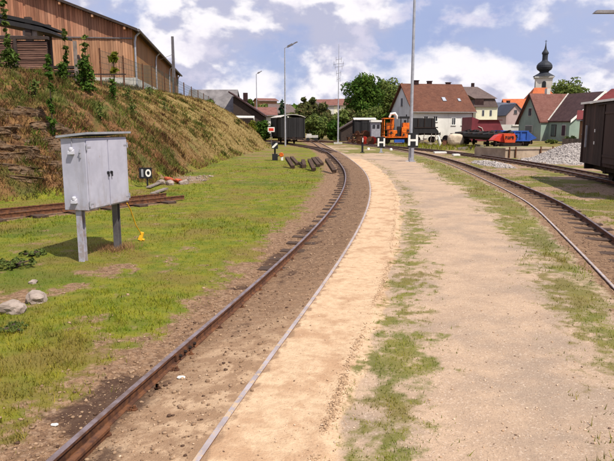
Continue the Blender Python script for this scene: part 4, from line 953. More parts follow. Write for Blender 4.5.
# ------------------------------------------------------------------ wagons
def on_track(path, Y):
    i = int(np.argmin(np.abs(path[:, 1] - Y))); _, d = normals2(path); return path[i], math.atan2(d[i][1], d[i][0])   # local +X along the track
def running_gear(t, L, zf, wheelx=(-.3, .3), W=1.7, r=.30, mat='dark_rust', ztrk=.1):
    mb = MB()
    for s_ in (-1, 1): mb.box((0, s_ * .62, zf - .11), (L - .1, .12, .22))
    for s_ in (-1, 1): mb.box((s_ * (L / 2 - .08), 0, zf - .11), (.14, W, .22))
    mb.build('frame', M[mat], t)
    for x_ in wheelx:
        mb = MB(); mb.tube([(x_ * L, -.62, ztrk + r), (x_ * L, .62, ztrk + r)], .05, 8)
        for s_ in (-1, 1): mb.lathe([(.06, -.05), (r + .03, -.03), (r + .03, 0), (r, .01), (r, .07), (r * .75, .06), (r * .3, .03), (.08, .09)], (x_ * L, s_ * .38, ztrk + r), 18, axis='Y')
        for s_ in (-1, 1): mb.box((x_ * L, s_ * .62, ztrk + r + .05), (.26, .14, .26)); mb.bar((x_ * L - .4, s_ * .62, zf - .22), (x_ * L + .4, s_ * .62, zf - .22), .06, .05)
        mb.build('wheelset', M[mat], t)
    for s_ in (-1, 1):
        mb = MB(); mb.tube([(s_ * (L / 2 - .02), 0, zf - .1), (s_ * (L / 2 + .28), 0, zf - .1)], .06, 8); mb.tube([(s_ * (L / 2 + .28), 0, zf - .1), (s_ * (L / 2 + .33), 0, zf - .1)], .18, 14); mb.build('buffer', M[mat], t)
def box_wagon(label, path, Y, L, W, zf, ze, rise, wood, roof, fascia=None, name='goods_wagon', door=True, ends=True):
    p, a = on_track(path, Y); t = thing(name, label, 'wagon', (p[0], p[1], 0), a)
    running_gear(t, L, zf, W=W - .2)
    mb = MB(); mb.box((0, 0, (zf + ze) / 2), (L - .06, W - .06, ze - zf)); mb.build('inner_wall', M[wood], t)
    for s_ in (-1, 1):
        mb = MB(); x_ = -L / 2
        while x_ < L / 2 - .05: mb.box((x_ + .07, s_ * (W / 2 - .012), (zf + ze) / 2), (.134, .03 + rnd.uniform(0, .006), ze - zf)); x_ += .142
        for x2 in (-L / 2 + .04, -L * .17, L * .17, L / 2 - .04): mb.box((x2, s_ * (W / 2 + .025), (zf + ze) / 2), (.08, .05, ze - zf))
        mb.build('side_boards', M[wood], t)
        mb = MB(); y_ = -W / 2
        while y_ < W / 2 - .1: mb.box((s_ * (L / 2 - .01), y_ + .07, (zf + ze) / 2), (.03, .132, ze - zf)); y_ += .142
        for y2 in (-W / 2 + .05, -W / 6, W / 6, W / 2 - .05): mb.box((s_ * (L / 2 + .03), y2, (zf + ze) / 2), (.06, .08, ze - zf))
        mb.build('end_boards', M[wood], t)
        if door:
            mb = MB(); mb.box((0, s_ * (W / 2 + .055), (zf + ze) / 2 + .02), (L * .27, .035, ze - zf - .2))
            for z in (zf + .35, ze - .35): mb.box((0, s_ * (W / 2 + .08), z), (L * .27, .02, .07))
            d_ = mb.build('sliding_door', M[wood], t)
            mb = MB(); mb.box((0, s_ * (W / 2 + .07), ze - .06), (L * .56, .03, .05)); mb.build('door_rail', M['dark_rust'], t)
    n_ = 10; mb = MB(); pr = []
    for k_ in range(n_ + 1):
        f_ = k_ / n_ * 2 - 1; pr.append((f_ * (W / 2 + .10), ze + rise * (1 - f_ * f_)))
    poly = [(-L / 2 - .1, y_, z) for y_, z in pr] + [(-L / 2 - .1, y_, z + .05) for y_, z in reversed(pr)]
    mb.prism(poly, (L + .2, 0, 0)); mb.build('roof', M[roof], t)
    if fascia:
        mb = MB()
        for s_ in (-1, 1): mb.box((0, s_ * (W / 2 + .115), ze + .03), (L + .22, .025, .07))
        mb.build('roof_edge', M[fascia], t)
    return t
# the brown goods wagon at the right edge: slide it along its track until its far left corner stands at x=583 of the photo
best = None
for Yc in np.arange(14, 21, .1):
    p, a = on_track(T3, Yc); L_, W_ = 7.0, 2.1
    c = Vector((p[0], p[1], 0)) + Matrix.Rotation(a, 3, 'Z') @ Vector((L_ / 2, W_ / 2, 1.5)) - Vector((0, 0, CAMZ)); dz = c.y * CT - c.z * ST
    e = abs(307 + F * c.x / dz - 584)
    if best is None or e < best[0]: best = (e, Yc)
tw = box_wagon('dark brown boarded goods wagon with a white roof edge at the right side', T3, best[1], 7.0, 2.1, .62, 2.66, .07, 'wagon_wood', 'dark_galv' , 'white')
mb = MB(); mb.box((2.9, 1.12, 1.55), (.06, .05, .75)); mb.build('grab_rail', M['galv'], tw)
for z in (1.35, 1.75):
    mb = MB(); mb.box((1.9, 1.13, z), (.05, .02, .10)); mb.build('placard', M['white'], tw)
Yb = 66.0
tb = box_wagon('black box wagon with a pale roof behind the nearer street lamp', TB, Yb, 5.6, 2.45, .75, 2.75, .28, 'black_wood', 'pale_concrete', None)
p, a = on_track(TB, 62)
c = at(271.2, 129.5, 60); t = thing('warning_sign', 'small red sign with a white border standing before the black box wagon', 'sign', (c.x, 60, 0))
mb = MB(); mb.box((0, 0, c.z), (.66, .03, .46)); mb.build('border', M['white'], t)
mb = MB(); mb.box((0, -.022, c.z), (.48, .02, .26)); mb.build('panel', M['red'], t)
mb = MB(); mb.box((0, .03, c.z / 2), (.06, .04, c.z + .2)); mb.build('post', M['dark_galv'], t)
def place(px, Y): return at(px, 140, Y).x
# black van with pale roof among the wagons
Yv = 74; x0, x1 = place(353.5, Yv), place(374.5, Yv)
p = ((x0 + x1) / 2, Yv)
STR = np.array([(x, Yv + .0) for x in np.arange(-2, 12, .35)])
t = box_wagon('black box van with a pale rounded roof right of the antenna mast', STR, Yv, 1, 1, .9, 3, .2, 'black_wood', 'pale_concrete') if False else None
def fake_path(px0, px1, Y, dy=0):
    a, b_ = Vector((place(px0, Y), Y)), Vector((place(px1, Y + dy), Y + dy)); return np.array([tuple(a.lerp(b_, f_)) for f_ in np.linspace(0, 1, 9)]), (b_ - a).length
def box_at(label, px0, px1, Y, W, zf, ze, rise, wood, roof, dy=0, **k):
    pth, L_ = fake_path(px0, px1, Y, dy); m_ = pth[4]; a = math.atan2(pth[-1][1] - pth[0][1], pth[-1][0] - pth[0][0])
    P2 = np.array([pth[0], m_, pth[-1]]);
    t = box_wagon(label, np.array([pth[3] , m_, pth[5]]) if dy else np.array([(pth[3][0], m_[1] - 1e-4), tuple(m_), (pth[5][0], m_[1] + 1e-4)]), m_[1], L_, W, zf, ze, rise, wood, roof, **k)
    t.rotation_euler = (0, 0, a); t.location = (m_[0], m_[1], 0); return t
zt = at(360, 120, 73).z
box_at('black box van with a pale rounded roof, standing right of the antenna mast', 353.5, 374, 73, 2.2, 1.0, zt, .22, 'black_wood', 'pale_concrete')
# little grey shunter
Yg = 68; pc = place(375.8, Yg); t = thing('grey_cabin', 'small grey cabin with a flat white roof left of the orange machine', 'cabin', (pc, Yg, 0)); zt = at(375, 122, Yg).z; w_ = 9 / F * Yg
mb = MB(); mb.box((0, .8, (zt + .7) / 2), (w_, 1.6, zt - .7)); mb.build('wall', M['grey_post'], t)
mb = MB(); mb.box((.05, .8, zt + .10), (w_ + .25, 1.9, .2)); mb.build('roof', M['white'], t)
mb = MB(); mb.box((0, .8, .35), (w_ + .3, 1.9, .68)); mb.build('base', M['dark_rust'], t)
for s_ in (-1, 1): mb = MB(); mb.box((s_ * .24, -.01, zt - .5), (.3, .03, .4)); mb.build('window', M['glass'], t)
# sloped old roof left of the black van
Ys = 78; t = thing('low_shed', 'low shed with a sloping dull pinkish roof beside the black van', 'shed', (place(348, Ys), Ys, 0))
xa, xb = place(341, Ys) - t.location.x, place(353.5, Ys) - t.location.x
mb = MB(); mb.prism([(xa, 0, 0), (xb, 0, 0), (xb, 0, at(353, 121, Ys).z), (xa, 0, at(341, 130, Ys).z)], (0, 4, 0)); mb.build('wall', M['dark_wood'], t)
mb = MB(); mb.prism([(xa - .2, -.3, at(341, 130, Ys).z), (xb + .3, -.3, at(353, 121, Ys).z + .1), (xb + .3, -.3, at(353, 121, Ys).z + .25), (xa - .2, -.3, at(341, 130, Ys).z + .15)], (0, 4.6, 0)); mb.build('roof', M['tile_mansard'], t)
# loose wheelsets and axles in front of the black van
k_ = 0
wl_ = []
for px, py, Y, tl in ((357, 139, 66, .2), (362, 140, 64, .9), (367, 139, 65.5, .4), (371.5, 140, 64, 1.2), (360, 135.5, 70, .7), (366, 135, 70, 1.5)):
    x_ = place(px, Y); o_ = thing('spare_wheelset', ['leftmost rusty wheelset in the row below the black van', 'second rusty wheelset from the left below the black van', 'third rusty wheelset from the left below the black van', 'rusty wheelset nearest the grey cabin', 'rusty wheelset in the back row, left', 'rusty wheelset in the back row, right'][k_], 'wheelset', (x_, Y, 0), tl, 'loose wheelsets below the black van'); k_ += 1
    zb = .0 if Y < 68 else .55
    mb = MB(); mb.tube([(-.75, 0, .42 + zb), (.75, 0, .42 + zb)], .07, 8); mb.build('axle', M['rust'], o_)
    for s_ in (-1, 1): mb = MB(); mb.lathe([(.09, -.06), (.42, -.04), (.42, 0), (.38, .03), (.3, .02), (.12, .05)], (s_ * .45, 0, .42 + zb), 16, axis='X'); mb.build('wheel', M['rust'] if s_ < 0 or k_ % 2 else M['red'], o_)
# orange machine on a flat wagon
Ym = 62.5; x0, x1 = place(382, Ym), place(410, Ym); xm = (x0 + x1) / 2; L_ = x1 - x0
t = thing('track_machine', 'orange track maintenance machine with two engine blocks and a white dome', 'track machine', (xm, Ym, 0))
def zz_at(py): return at(395, py, Ym).z
zf = zz_at(137.5)
running_gear(t, L_ + .3, zf, W=1.7, r=.28, ztrk=.12)
mb = MB(); mb.box((0, 0, zf + .05), (L_, 1.9, .12)); mb.build('deck', M['orange'], t)
mb = MB()
for x_ in (x0 + .1, x0 + .95): 
    for y_ in (-.85, .85): mb.box((x_ - xm, y_, (zf + zz_at(118)) / 2), (.09, .09, zz_at(118) - zf))
mb.box((x0 + .55 - xm, 0, zz_at(118.5)), (1.1, 1.9, .10)); mb.build('cab_frame', M['orange'], t)
mb = MB(); mb.box((-.45, -.35, zf + .42), (.85, 1.1, .62)); mb.box((-.75, -.2, zf + 1.1), (.55, .9, .75)); mb.box((-.4, .1, zf + 1.35), (.3, .5, .9)); 
o = mb.build('engine_cover', M['orange'], t); bv = o.modifiers.new('b', 'BEVEL'); bv.width = .05
mb = MB(); mb.box((.85, -.3, zf + .55), (.85, 1.15, .95)); mb.box((.92, -.1, zf + 1.22), (.65, .9, .5)); mb.box((.85, -.885, zf + .55), (.7, .03, .12)); o = mb.build('hood', M['orange'], t); bv = o.modifiers.new('b', 'BEVEL'); bv.width = .05
mb = MB(); mb.box((.25, -.2, zf + .6), (.34, .9, 1.0)); mb.build('motor', M['black'], t)
mb = MB(); mb.box((.8, 0, zz_at(117.5)), (1.15, 1.5, .2)); mb.build('roof_box', M['black'], t); mb = MB(); mb.tube([(1.0, 0, zz_at(118)), (1.0, 0, zz_at(114.5))], .06, 8); mb.build('exhaust', M['black'], t)
for x_ in (.5, 1.2): mb = MB(); mb.box((x_, .3, (zf + zz_at(118)) / 2), (.08, .08, zz_at(118) - zf)); mb.build('stanchion', M['dark_rust'], t)
for x_, z_ in ((-.62, .5), (.62, .3), (1.05, .7), (-.1, .3)): mb = MB(); mb.box((x_, -.96, zf + z_), (.16, .05, .22)); mb.build('hatch', M['black'], t)
for z_ in (.35, .75, 1.15): mb = MB(); mb.tube([(x0 + .1 - xm, -.9, zf + z_), (x0 + .95 - xm, -.9, zf + z_ + .1)], .03, 6); mb.build('handrail', M['dark_rust'], t)
mb = MB(); mb.tube([(-.75, -.2, zz_at(117.5)), (-.6, -.2, zz_at(114)), (-.2, -.2, zz_at(113.5)), (.0, -.2, zz_at(116)), (.02, -.2, zz_at(119))], [.10, .14, .15, .11, .08], 10); mb.build('white_dome', M['white'], t)
mb = MB(); mb.box((.2, -.8, zf - .33), (1.0, .35, .3)); mb.build('fuel_tank', M['blue'], t)
# black hopper wagon in front of the white house
Yh_ = 68; x0, x1 = place(411.5, Yh_), place(437, Yh_); xm = (x0 + x1) / 2; h_ = (x1 - x0) / 2
t = thing('open_wagon', 'black open wagon with a sloping right end in front of the white house', 'wagon', (xm, Yh_, 0)); zt, zm, zb_ = [at(420, q, Yh_).z for q in (118.3, 127.5, 133)]
mb = MB(); mb.prism([(-h_, -.95, zb_), (h_, -.95, zb_ - .05), (h_ - .1, -.95, zm - .35), (h_ - .42, -.95, zm), (h_ - .45, -.95, zt), (-h_, -.95, zt + .02)], (0, 1.9, 0)); mb.build('body', M['black_wood'], t)
for x_ in (-h_ + .5, -.2, .6): mb = MB(); mb.box((x_, -.98, (zt + zm) / 2), (.09, .06, zt - zm)); mb.build('stanchion', M['dark_rust'], t)
mb = MB(); mb.box((0, -.97, zm), (h_ * 2 - .3, .06, .12)); mb.build('side_rail', M['dark_rust'], t)
running_gear(t, h_ * 2, zb_ + .02, W=1.7, r=.32, ztrk=.12)
mb = MB()
for x_ in (-.95, -.3, .5, .95): mb.bar((x_, -.9, .25), (x_ + .12, -.9, zb_ - .05), .09, .06)
mb.build('strut', M['grey_wood'], t)
for px, py, nm, lb, sz in ((430, 143, 'boulder', 'pale stone lying under the right end of the black open wagon', (.5, .4, .3)), (436, 134.5, 'boulder', 'pale stone on the ground left of the white post', (.35, .3, .25))):
    x_, y_ = G(px, 145); o = rock_obj(nm, sz, int(px), M['boulder'], None, 2); o.location = (x_, y_, .12); tag(o, lb, 'stone')
x_ = place(440.7, 60); t = thing('white_bollard', 'leaning white bollard between the black open wagon and the cream tarpaulin', 'bollard', (x_, 60, 0)); t.rotation_euler = (0, -.25, 0)
mb = MB(); mb.lathe([(.14, 0), (.13, .7), (.10, .95), (.03, 1.02)], (0, 0, 0), 10); mb.build('post', M['white'], t); mb = MB(); mb.box((0, 0, .03), (.5, .4, .1)); mb.build('foot', M['pale_concrete'], t)
M['tarp'] = simple('cream_tarpaulin', (.55, .46, .36), (.42, .34, .26), 2, .8, 0, .5, 5)
x_ = place(455.5, 58); o = rock_obj('covered_load', (1.5, 1.1, 1.15), 4, M['tarp'], None, 3, 0, .15); o.location = (x_, 58, .62); tag(o, 'cream tarpaulin covered load standing in front of the white house', 'covered load')
for k_, (px, w_, h_) in enumerate(((443, .9, 1.05), (448.5, .8, .95), (464, .7, 1.0))):
    x_ = place(px, 63); t = thing('spare_wheelset', ['dark wheelset right of the leaning white bollard', 'dark wheelset just left of the cream covered load', 'dark wheelset between the covered load and the flat wagon'][k_], 'wheelset', (x_, 63, 0), .5 * k_)
    mb = MB(); mb.tube([(-.6, 0, .5), (.6, 0, .5)], .08, 8); mb.build('axle', M['dark_rust'], t)
    for s_ in (-1, 1): mb = MB(); mb.lathe([(.1, -.06), (.48, -.04), (.48, .02), (.3, .02), (.12, .06)], (s_ * .4, 0, .5), 16, axis='X'); mb.build('wheel', M['dark_rust'], t)
for px, py, w_, lb in ((440, 152.2, 1.0, 'longer flat white slab beside the second track'), (456, 154.6, .5, 'small flat white slab right of the longer one'), (337, 144.3, 0, '')):
    if w_ == 0: continue
    x_, y_ = G(px, py); mb = MB(); mb.box((0, 0, .03), (w_ * .85, .5, .10)); o = mb.build('stone_slab', M['white']); o.location = (x_, y_, .03); tag(o, lb, 'slab')
# dark flat wagon with scrap
pA = Vector((place(459.5, 62), 62, 0)); pB = Vector((place(506, 50), 50, 0)); mid = (pA + pB) / 2; L_ = (pB - pA).length; a = math.atan2(pB.y - pA.y, pB.x - pA.x)
t = thing('flat_wagon', 'long black flat wagon with a low load of dark scrap before the maroon shed', 'wagon', (mid.x, mid.y, 0), a)
running_gear(t, L_, .95, (-.38, -.24, .24, .38), W=1.8, r=.28, ztrk=.12)
mb = MB(); mb.box((0, 0, .99), (L_, 2.0, .09)); mb.build('deck', M['black_wood'], t)
for s_ in (-1, 1): mb = MB(); mb.box((0, s_ * .98, 1.10), (L_ - .3, .05, .18)); mb.build('side_board', M['black_wood'], t)
for k_ in range(9):
    mb = MB(); x_ = -L_ / 2 + .8 + k_ * (L_ - 1.5) / 8
    q = rnd.random(); mb.bar((x_ - .7, rnd.uniform(-.7, .2), 1.12), (x_ + .7, rnd.uniform(-.2, .7), 1.3 + .25 * q), .22, .16); mb.tube([(x_, -.75, 1.2), (x_ + .4, .7, 1.35)], .12, 8)
    mb.build('scrap_piece', M['dark_rust' if k_ % 2 else 'black'], t)
# orange skip with dark lettering blots, red chute behind
Yo = 47; c = at(506, 138, Yo); zb_, zt = at(506, 142.6, Yo).z, at(506, 133.6, Yo).z; w_ = 12 / F * Yo
t = thing('orange_skip', 'orange red tipping skip with dark worn lettering in front of the blue skip wagon', 'skip', (place(509.5, Yo), Yo, 0))
M['skip_orange'] = simple('bright_orange_skip', (.66, .085, .022), (.50, .06, .018), 2.5, .6, wear=(.20, .06, .03), wlo=.60)
mb = MB(); hw = w_ / 2; mb.prism([(-hw + .12, 0, zb_), (hw - .03, 0, zb_), (hw + .03, 0, (zt + zb_) / 2), (hw - .08, 0, zt), (-hw, 0, zt)], (0, 1.5, 0)); mb.build('tub', M['skip_orange'], t)
mb = MB()
z0_ = (zt + zb_) / 2 + .04
for dx, hh_, dz in ((-.30, .24, 0), (-.22, .16, .03), (-.12, .24, 0), (-.03, .20, -.02), (.05, .24, 0), (.15, .13, .05), (.22, .24, 0), (.29, .18, -.03)): mb.box((dx, -.012, z0_ + dz), (.045, .02, hh_))
for dx, dz in ((-.26, .09), (-.08, -.08), (.10, .02), (.25, .08)): mb.box((dx, -.0125, z0_ + dz), (.09, .018, .045))
mb.build('lettering', M['black'], t)
mb = MB(); mb.prism([(-hw - .75, .2, zb_ + .18), (-hw + .2, .2, zb_ + .0), (-hw + .2, .2, zt - .02), (-hw - .35, .2, zb_ + .55)], (0, 1.1, 0)); mb.build('chute', M['red'], t)
running_gear(t, w_ + .5, zb_ - .02, W=1.3, r=.22, ztrk=.05)
# blue skip wagon
Yb_ = 54; x0, x1 = place(497, Yb_), place(541.5, Yb_ - 2); zt, zb_, zm = at(515, 130.2, Yb_).z, at(515, 141, Yb_).z, at(515, 135, Yb_).z
t = thing('blue_wagon', 'blue tipping wagon with a slanting right end in front of the green house', 'wagon', ((x0 + x1) / 2, Yb_, 0)); h_ = (x1 - x0) / 2
mb = MB(); mb.prism([(-h_, -.9, zb_), (h_ - .65, -.9, zb_), (h_, -.9, zb_ + .28), (h_ - .75, -.9, zt - .10), (-h_, -.9, zt)], (0, 1.8, 0)); mb.build('body', M['blue'], t)
for k_ in range(5): mb = MB(); x_ = -h_ + .1 + k_ * (2 * h_ - .95) / 4; mb.box((x_, -.935, (zt + zb_) / 2 - .03), (.09, .07, zt - zb_ - .1)); mb.build('rib', M['blue'], t)
mb = MB(); mb.box((-.35, -.94, zt - .08), (h_ * 2 - .8, .08, .10)); mb.box((-.3, -.94, zb_ + .06), (h_ * 2 - .9, .08, .10)); mb.build('rim', M['blue'], t)
running_gear(t, h_ * 2 - .8, zb_, (-.3, .33), W=1.6, r=.30, ztrk=.1)
# loading ramp
xa, ya, xb, yb = place(506, 37), 37, place(569, 38.5), 38.5; zt = at(530, 147.8, 37.5).z; mid = Vector(((xa + xb) / 2, (ya + yb) / 2, 0)); L_ = math.hypot(xb - xa, yb - ya); a = math.atan2(yb - ya, xb - xa)
t = thing('loading_ramp', 'low old concrete loading ramp wall beside the gravel heap', 'loading ramp', (mid.x, mid.y, 0), a)
mb = MB(); mb.box((0, 1.6, zt / 2 - .2), (L_, 3.2, zt + .4 - .1)); mb.build('wall', M['concrete'], t)
mb = MB(); mb.box((0, .12, zt - .04), (L_ + .06, .36, .09)); mb.build('coping', M['concrete'], t); mb = MB(); mb.box((0, 1.75, zt - .06), (L_ - .1, 2.9, .08)); mb.build('earth_top', M['earth'], t)
for x_ in (-L_ / 2 + .25, -L_ / 2 + .7, .2, 1.1, 2.3): mb = MB(); mb.box((x_, -.06, zt / 2), (.07, .06, zt + .15)); mb.build('stud', M['rust'], t)

# ------------------------------------------------------------------ houses
def window(t, x, z, w, h, yface, side='f', L=0, W=0, frame='white', pane='glass', cross=True):
    """opening on a wall of the local box (L along x, W along y)"""
    def tr(u, d, zz): return {'f': (u, -W / 2 - d, zz), 'b': (-u, W / 2 + d, zz), 'l': (-L / 2 - d, -u, zz), 'r': (L / 2 + d, u, zz)}[side]
    def bx(mb, u, d, zz, su, sd_, sz): c = tr(u, d, zz); mb.box(c, (su, sd_, sz) if side in 'fb' else (sd_, su, sz))
    mb = MB(); b_ = .07
    for s_ in (-1, 1): bx(mb, x + s_ * (w / 2), .015, z, b_, .08, h + b_); bx(mb, x, .012, z + s_ * (h / 2), w - b_, .075, b_)
    if cross: bx(mb, x, .013, z, .05, .06, h - b_)
    bx(mb, x, .05, z - h / 2 - .06, w + .2, .14, .05)
    f_ = mb.build('window', M[frame], t); mb = MB(); bx(mb, x, .004, z, w - .02, .03, h - .02); mb.build('pane', M[pane], f_)
def house(name, label, x, y, rot, L, W, he, hr, wall, roof, over=.35, wins=(), chim=(), sky=(), gablewall=None, barge=None, cat='house', z0=0, hip=0, group=None):
    """ridge along local x, front (-y) towards the camera; (x, y) is the centre"""
    t = thing(name, label, cat, (x, y, z0), rot, group); d = 3
    mb = MB(); mb.prism([(-L / 2, -W / 2, -d), (-L / 2, W / 2, -d), (-L / 2, W / 2, he), (-L / 2, 0, hr - .08 if not hip else he), (-L / 2, -W / 2, he)], (L, 0, 0))
    if gablewall:
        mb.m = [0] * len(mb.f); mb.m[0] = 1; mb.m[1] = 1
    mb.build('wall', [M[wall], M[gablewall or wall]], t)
    sl = (hr - he) / (W / 2); th = .16; rf = None
    hx = L / 2 + over; hy = W / 2 + over; ze = he - over * sl; hxi = hx - hip
    for s_ in (-1, 1):
        mb = MB(); v = [(-hx, s_ * hy, ze), (hx, s_ * hy, ze), (hxi, 0, hr), (-hxi, 0, hr)]; v2 = [(a, b, c + th) for a, b, c in v]
        mb.add(v + v2, [(0, 1, 2, 3), (4, 7, 6, 5), (0, 4, 5, 1), (1, 5, 6, 2), (2, 6, 7, 3), (3, 7, 4, 0)]); o = mb.build('roof', M[roof], t); rf = rf or o
        if hip:
            mb = MB(); v = [(s_ * hx, -hy, ze), (s_ * hx, hy, ze), (s_ * hxi, 0, hr)]; v2 = [(a, b, c + th) for a, b, c in v]
            mb.add(v + v2, [(0, 1, 2), (3, 5, 4), (0, 3, 4, 1), (1, 4, 5, 2), (2, 5, 3, 0)]); mb.build('roof', M[roof], t)
    mb = MB(); mb.tube([(-hx, -hy - .05, ze + .03), (hx, -hy - .05, ze + .03)], .07, 6); mb.build('gutter', M['dark_galv'], t)
    if barge:
        for sx in (-1, 1):
            mb = MB()
            for s_ in (-1, 1): mb.prism([(sx * (hx + .02), s_ * (hy + .02), ze - .12), (sx * (hx + .02), 0, hr - .12), (sx * (hx + .02), 0, hr + .2), (sx * (hx + .02), s_ * (hy + .02), ze + .2)], (sx * .06, 0, 0))
            mb.build('barge_board', M[barge], t)
    for (cx_, cy_, ch, cm) in chim:
        mb = MB(); mb.box((cx_, cy_, hr + ch / 2 - .3), (.6, .5, ch + .6)); mb.box((cx_, cy_, hr + ch + .03), (.74, .64, .1)); mb.build('chimney', M[cm], rf)
    for (sx, f_, w_, h_) in sky:
        y_ = -hy * (1 - f_); z_ = ze + th + (hr - ze) * f_; q = Matrix.Rotation(math.atan(sl), 3, 'X'); mb = MB(); mb.box((sx, y_, z_ + .03), (w_, h_, .1), q); o = mb.build('roof_window', M['dark_galv'], rf)
        mb = MB(); mb.box(Vector((sx, y_, z_ + .03)) + q @ Vector((0, 0, .055)), (w_ - .14, h_ - .14, .02), q); mb.build('pane', M['skylight'], o)
    for w in wins: window(t, *w[:4], 0, w[4], L, W, *w[5:])
    return t
# white house: front right edge and left gable as measured
A_ = Vector((14.6, 85)); B_ = Vector((23.2, 86.7)); u = (B_ - A_).normalized(); L_ = (B_ - A_).length; v = Vector((-u.y, u.x)); Wd_ = 9.6; cc = A_ + u * L_ / 2 + v * Wd_ / 2
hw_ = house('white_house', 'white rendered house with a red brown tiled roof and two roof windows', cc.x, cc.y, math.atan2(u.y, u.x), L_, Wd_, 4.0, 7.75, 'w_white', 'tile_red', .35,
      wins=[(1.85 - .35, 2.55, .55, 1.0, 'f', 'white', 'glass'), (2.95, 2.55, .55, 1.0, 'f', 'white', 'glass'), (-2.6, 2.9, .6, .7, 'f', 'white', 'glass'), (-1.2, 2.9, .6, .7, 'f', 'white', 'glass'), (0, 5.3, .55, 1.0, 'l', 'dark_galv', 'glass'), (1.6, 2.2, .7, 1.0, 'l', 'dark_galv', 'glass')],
      chim=[(-2.3, 0, .55, 'tile_dark'), (-.2, .2, .5, 'tile_dark'), (2.7, .2, .35, 'tile_dark')], sky=[(.75, .42, .6, .95), (3.0, .40, .45, .7)], gablewall='w_white_shaded')
mb = MB(); mb.tube([(L_ / 2 - .1, -Wd_ / 2 - .08, 3.8), (L_ / 2 - .1, -Wd_ / 2 - .08, .2)], .05, 6); mb.build('downpipe', M['tile_deepred'], hw_)
# maroon shed right of it
Y = 78; xs = [place(q, Y) for q in (470.5, 504, 498, 474)]; z_e, z_r = at(480, 138, Y).z, at(480, 120.5, Y).z
t = thing('maroon_shed', 'low shed with a plain maroon sheet front right of the white house', 'shed', (xs[0], Y, 0)); o_ = xs[0]
zr2 = at(472, 117, Y).z
mb = MB(); mb.prism([(0, 0, 0), (xs[1] - o_, 0, 0), (xs[1] - o_ - .1, 0, at(504, 131, Y).z), (xs[2] - o_, 0, z_r), (xs[3] - o_ + .7, 0, z_r + .05), (0.1, 0, zr2)], (0, 5, 0)); mb.build('sheet_wall', M['maroon'], t)
mb = MB(); mb.box(((xs[1] - o_) / 2 + .3, 2.4, z_r + .06), (xs[2] - o_ - .6, 5.2, .08)); mb.build('roof', M['tile_deepred'], t)
mb = MB(); mb.tube([(.9, -.05, at(477, 126.5, Y).z), (1.35, -.06, at(480, 128, Y).z), (1.55, -.06, at(481, 132, Y).z)], .05, 6); mb.build('pipe', M['pale_concrete'], t)
# cream mansard house
Y = 103; xl, xr = place(470, Y), place(496.5, Y); L_ = xr - xl; z1, z2, z3, z4 = [at(480, q, Y).z for q in (107, 98.5, 85, 90)]
t = thing('mansard_house', 'cream house with a stepped grey brown mansard roof behind the white house', 'house', ((xl + xr) / 2, Y, 0), .06)
mb = MB(); mb.box((.35, 4.5, z1 / 2 - 1), (L_ - .8, 9, z1 + 2)); mb.build('wall', M['w_cream'], t)
def frustum(mb, x0, x1, y0, y1, z0, X0, X1, Y0, Y1, z1): mb.add([(x0, y0, z0), (x1, y0, z0), (x1, y1, z0), (x0, y1, z0), (X0, Y0, z1), (X1, Y0, z1), (X1, Y1, z1), (X0, Y1, z1)], [(0, 3, 2, 1), (4, 5, 6, 7), (0, 1, 5, 4), (1, 2, 6, 5), (2, 3, 7, 6), (3, 0, 4, 7)])
h_ = L_ / 2; mb = MB(); frustum(mb, -h_ + .2, h_, -.25, 9.2, z1, -h_ + .8, h_ - .5, .3, 8.8, z2); mb.build('lower_roof', M['tile_mansard'], t)
mb = MB(); frustum(mb, -h_ + .4, h_ - .15, -.1, 9.1, z2, -h_ - 2.2, h_ - 2.3, 3.9, 4.6, z3 - .05); mb.build('upper_roof', M['tile_mansard'], t)
mb = MB(); mb.box((h_ - 3, 4.3, z3 + .2), (.45, .45, .8)); mb.build('chimney', M['tile_dark'], t)
for px in (481.8, 489.5):
    x_ = place(px, Y) - t.location.x; mb = MB(); mb.box((x_, -.02, at(480, 113, Y).z), (.36, .06, .95)); f_ = mb.build('window', M['grey_post'], t); mb = MB(); mb.box((x_, -.05, at(480, 113, Y).z), (.26, .02, .85)); mb.build('pane', M['glass'], f_)
mb = MB(); mb.box((-h_ + 1.2, -.06, at(470, 102.5, Y).z), (1.5, .12, 1.1)); mb.build('dormer', M['tile_dark'], t)
# blue-grey roofed house
Y = 128; house('slate_house', 'white house with a blue grey roof between the cream and the pinkish house', place(506, Y), Y + 4, .35, 6.0, 7, at(500, 113, Y).z, at(500, 102.5, Y).z, 'w_white', 'slate', .4, wins=[(-1.0, at(500, 114.5, Y).z - .8, 1.0, .9, 'f')], chim=[(1.6, 0, .5, 'tile_dark')])
# pinkish gabled house: gable towards the camera
Y = 112; xl, xr = place(502.5, Y), place(523.5, Y); W2 = xr - xl
house('pink_house', 'pinkish house whose small gable with one window faces the camera', (xl + xr) / 2 + .1, Y + 4, R(90) + .02, 8, W2 - .5, at(503, 114.5, Y).z, at(514, 104.2, Y).z, 'w_pink', 'slate', .25, wins=[(0, at(512, 111.7, Y).z, .45, .55, 'l', 'dark_galv')])
Y = 100; t = thing('garden_wall', 'pale grey wall of a yard in front of the pinkish house', 'wall', (place(510, Y), Y, 0))
mb = MB(); mb.box((0, 0, at(510, 124.5, Y).z / 2 - .5), (21 / F * Y, .35, at(510, 124.5, Y).z + 1)); mb.build('wall', M['w_pale'], t); mb = MB(); mb.box((.8, -.2, at(510, 125.2, Y).z), (1.3, .3, .2)); mb.build('cap_stone', M['white'], t)
# orange roofed house behind
Y = 140; house('orange_roof_house', 'house with a bright orange tiled roof behind the pinkish gable', place(533, Y), Y + 5, -.15, 10.5, 9, at(520, 109, Y).z, at(530, 98.5, Y).z, 'w_pale', 'tile_orange', .4)
Y = 150; house('tall_orange_roof_house', 'taller house with a steep orange roof below the church tower', place(545, Y), Y + 5, -.05, 7.5, 9, at(540, 104, Y).z, at(540, 87, Y).z, 'w_pale', 'tile_orange', .4, hip=2.6)
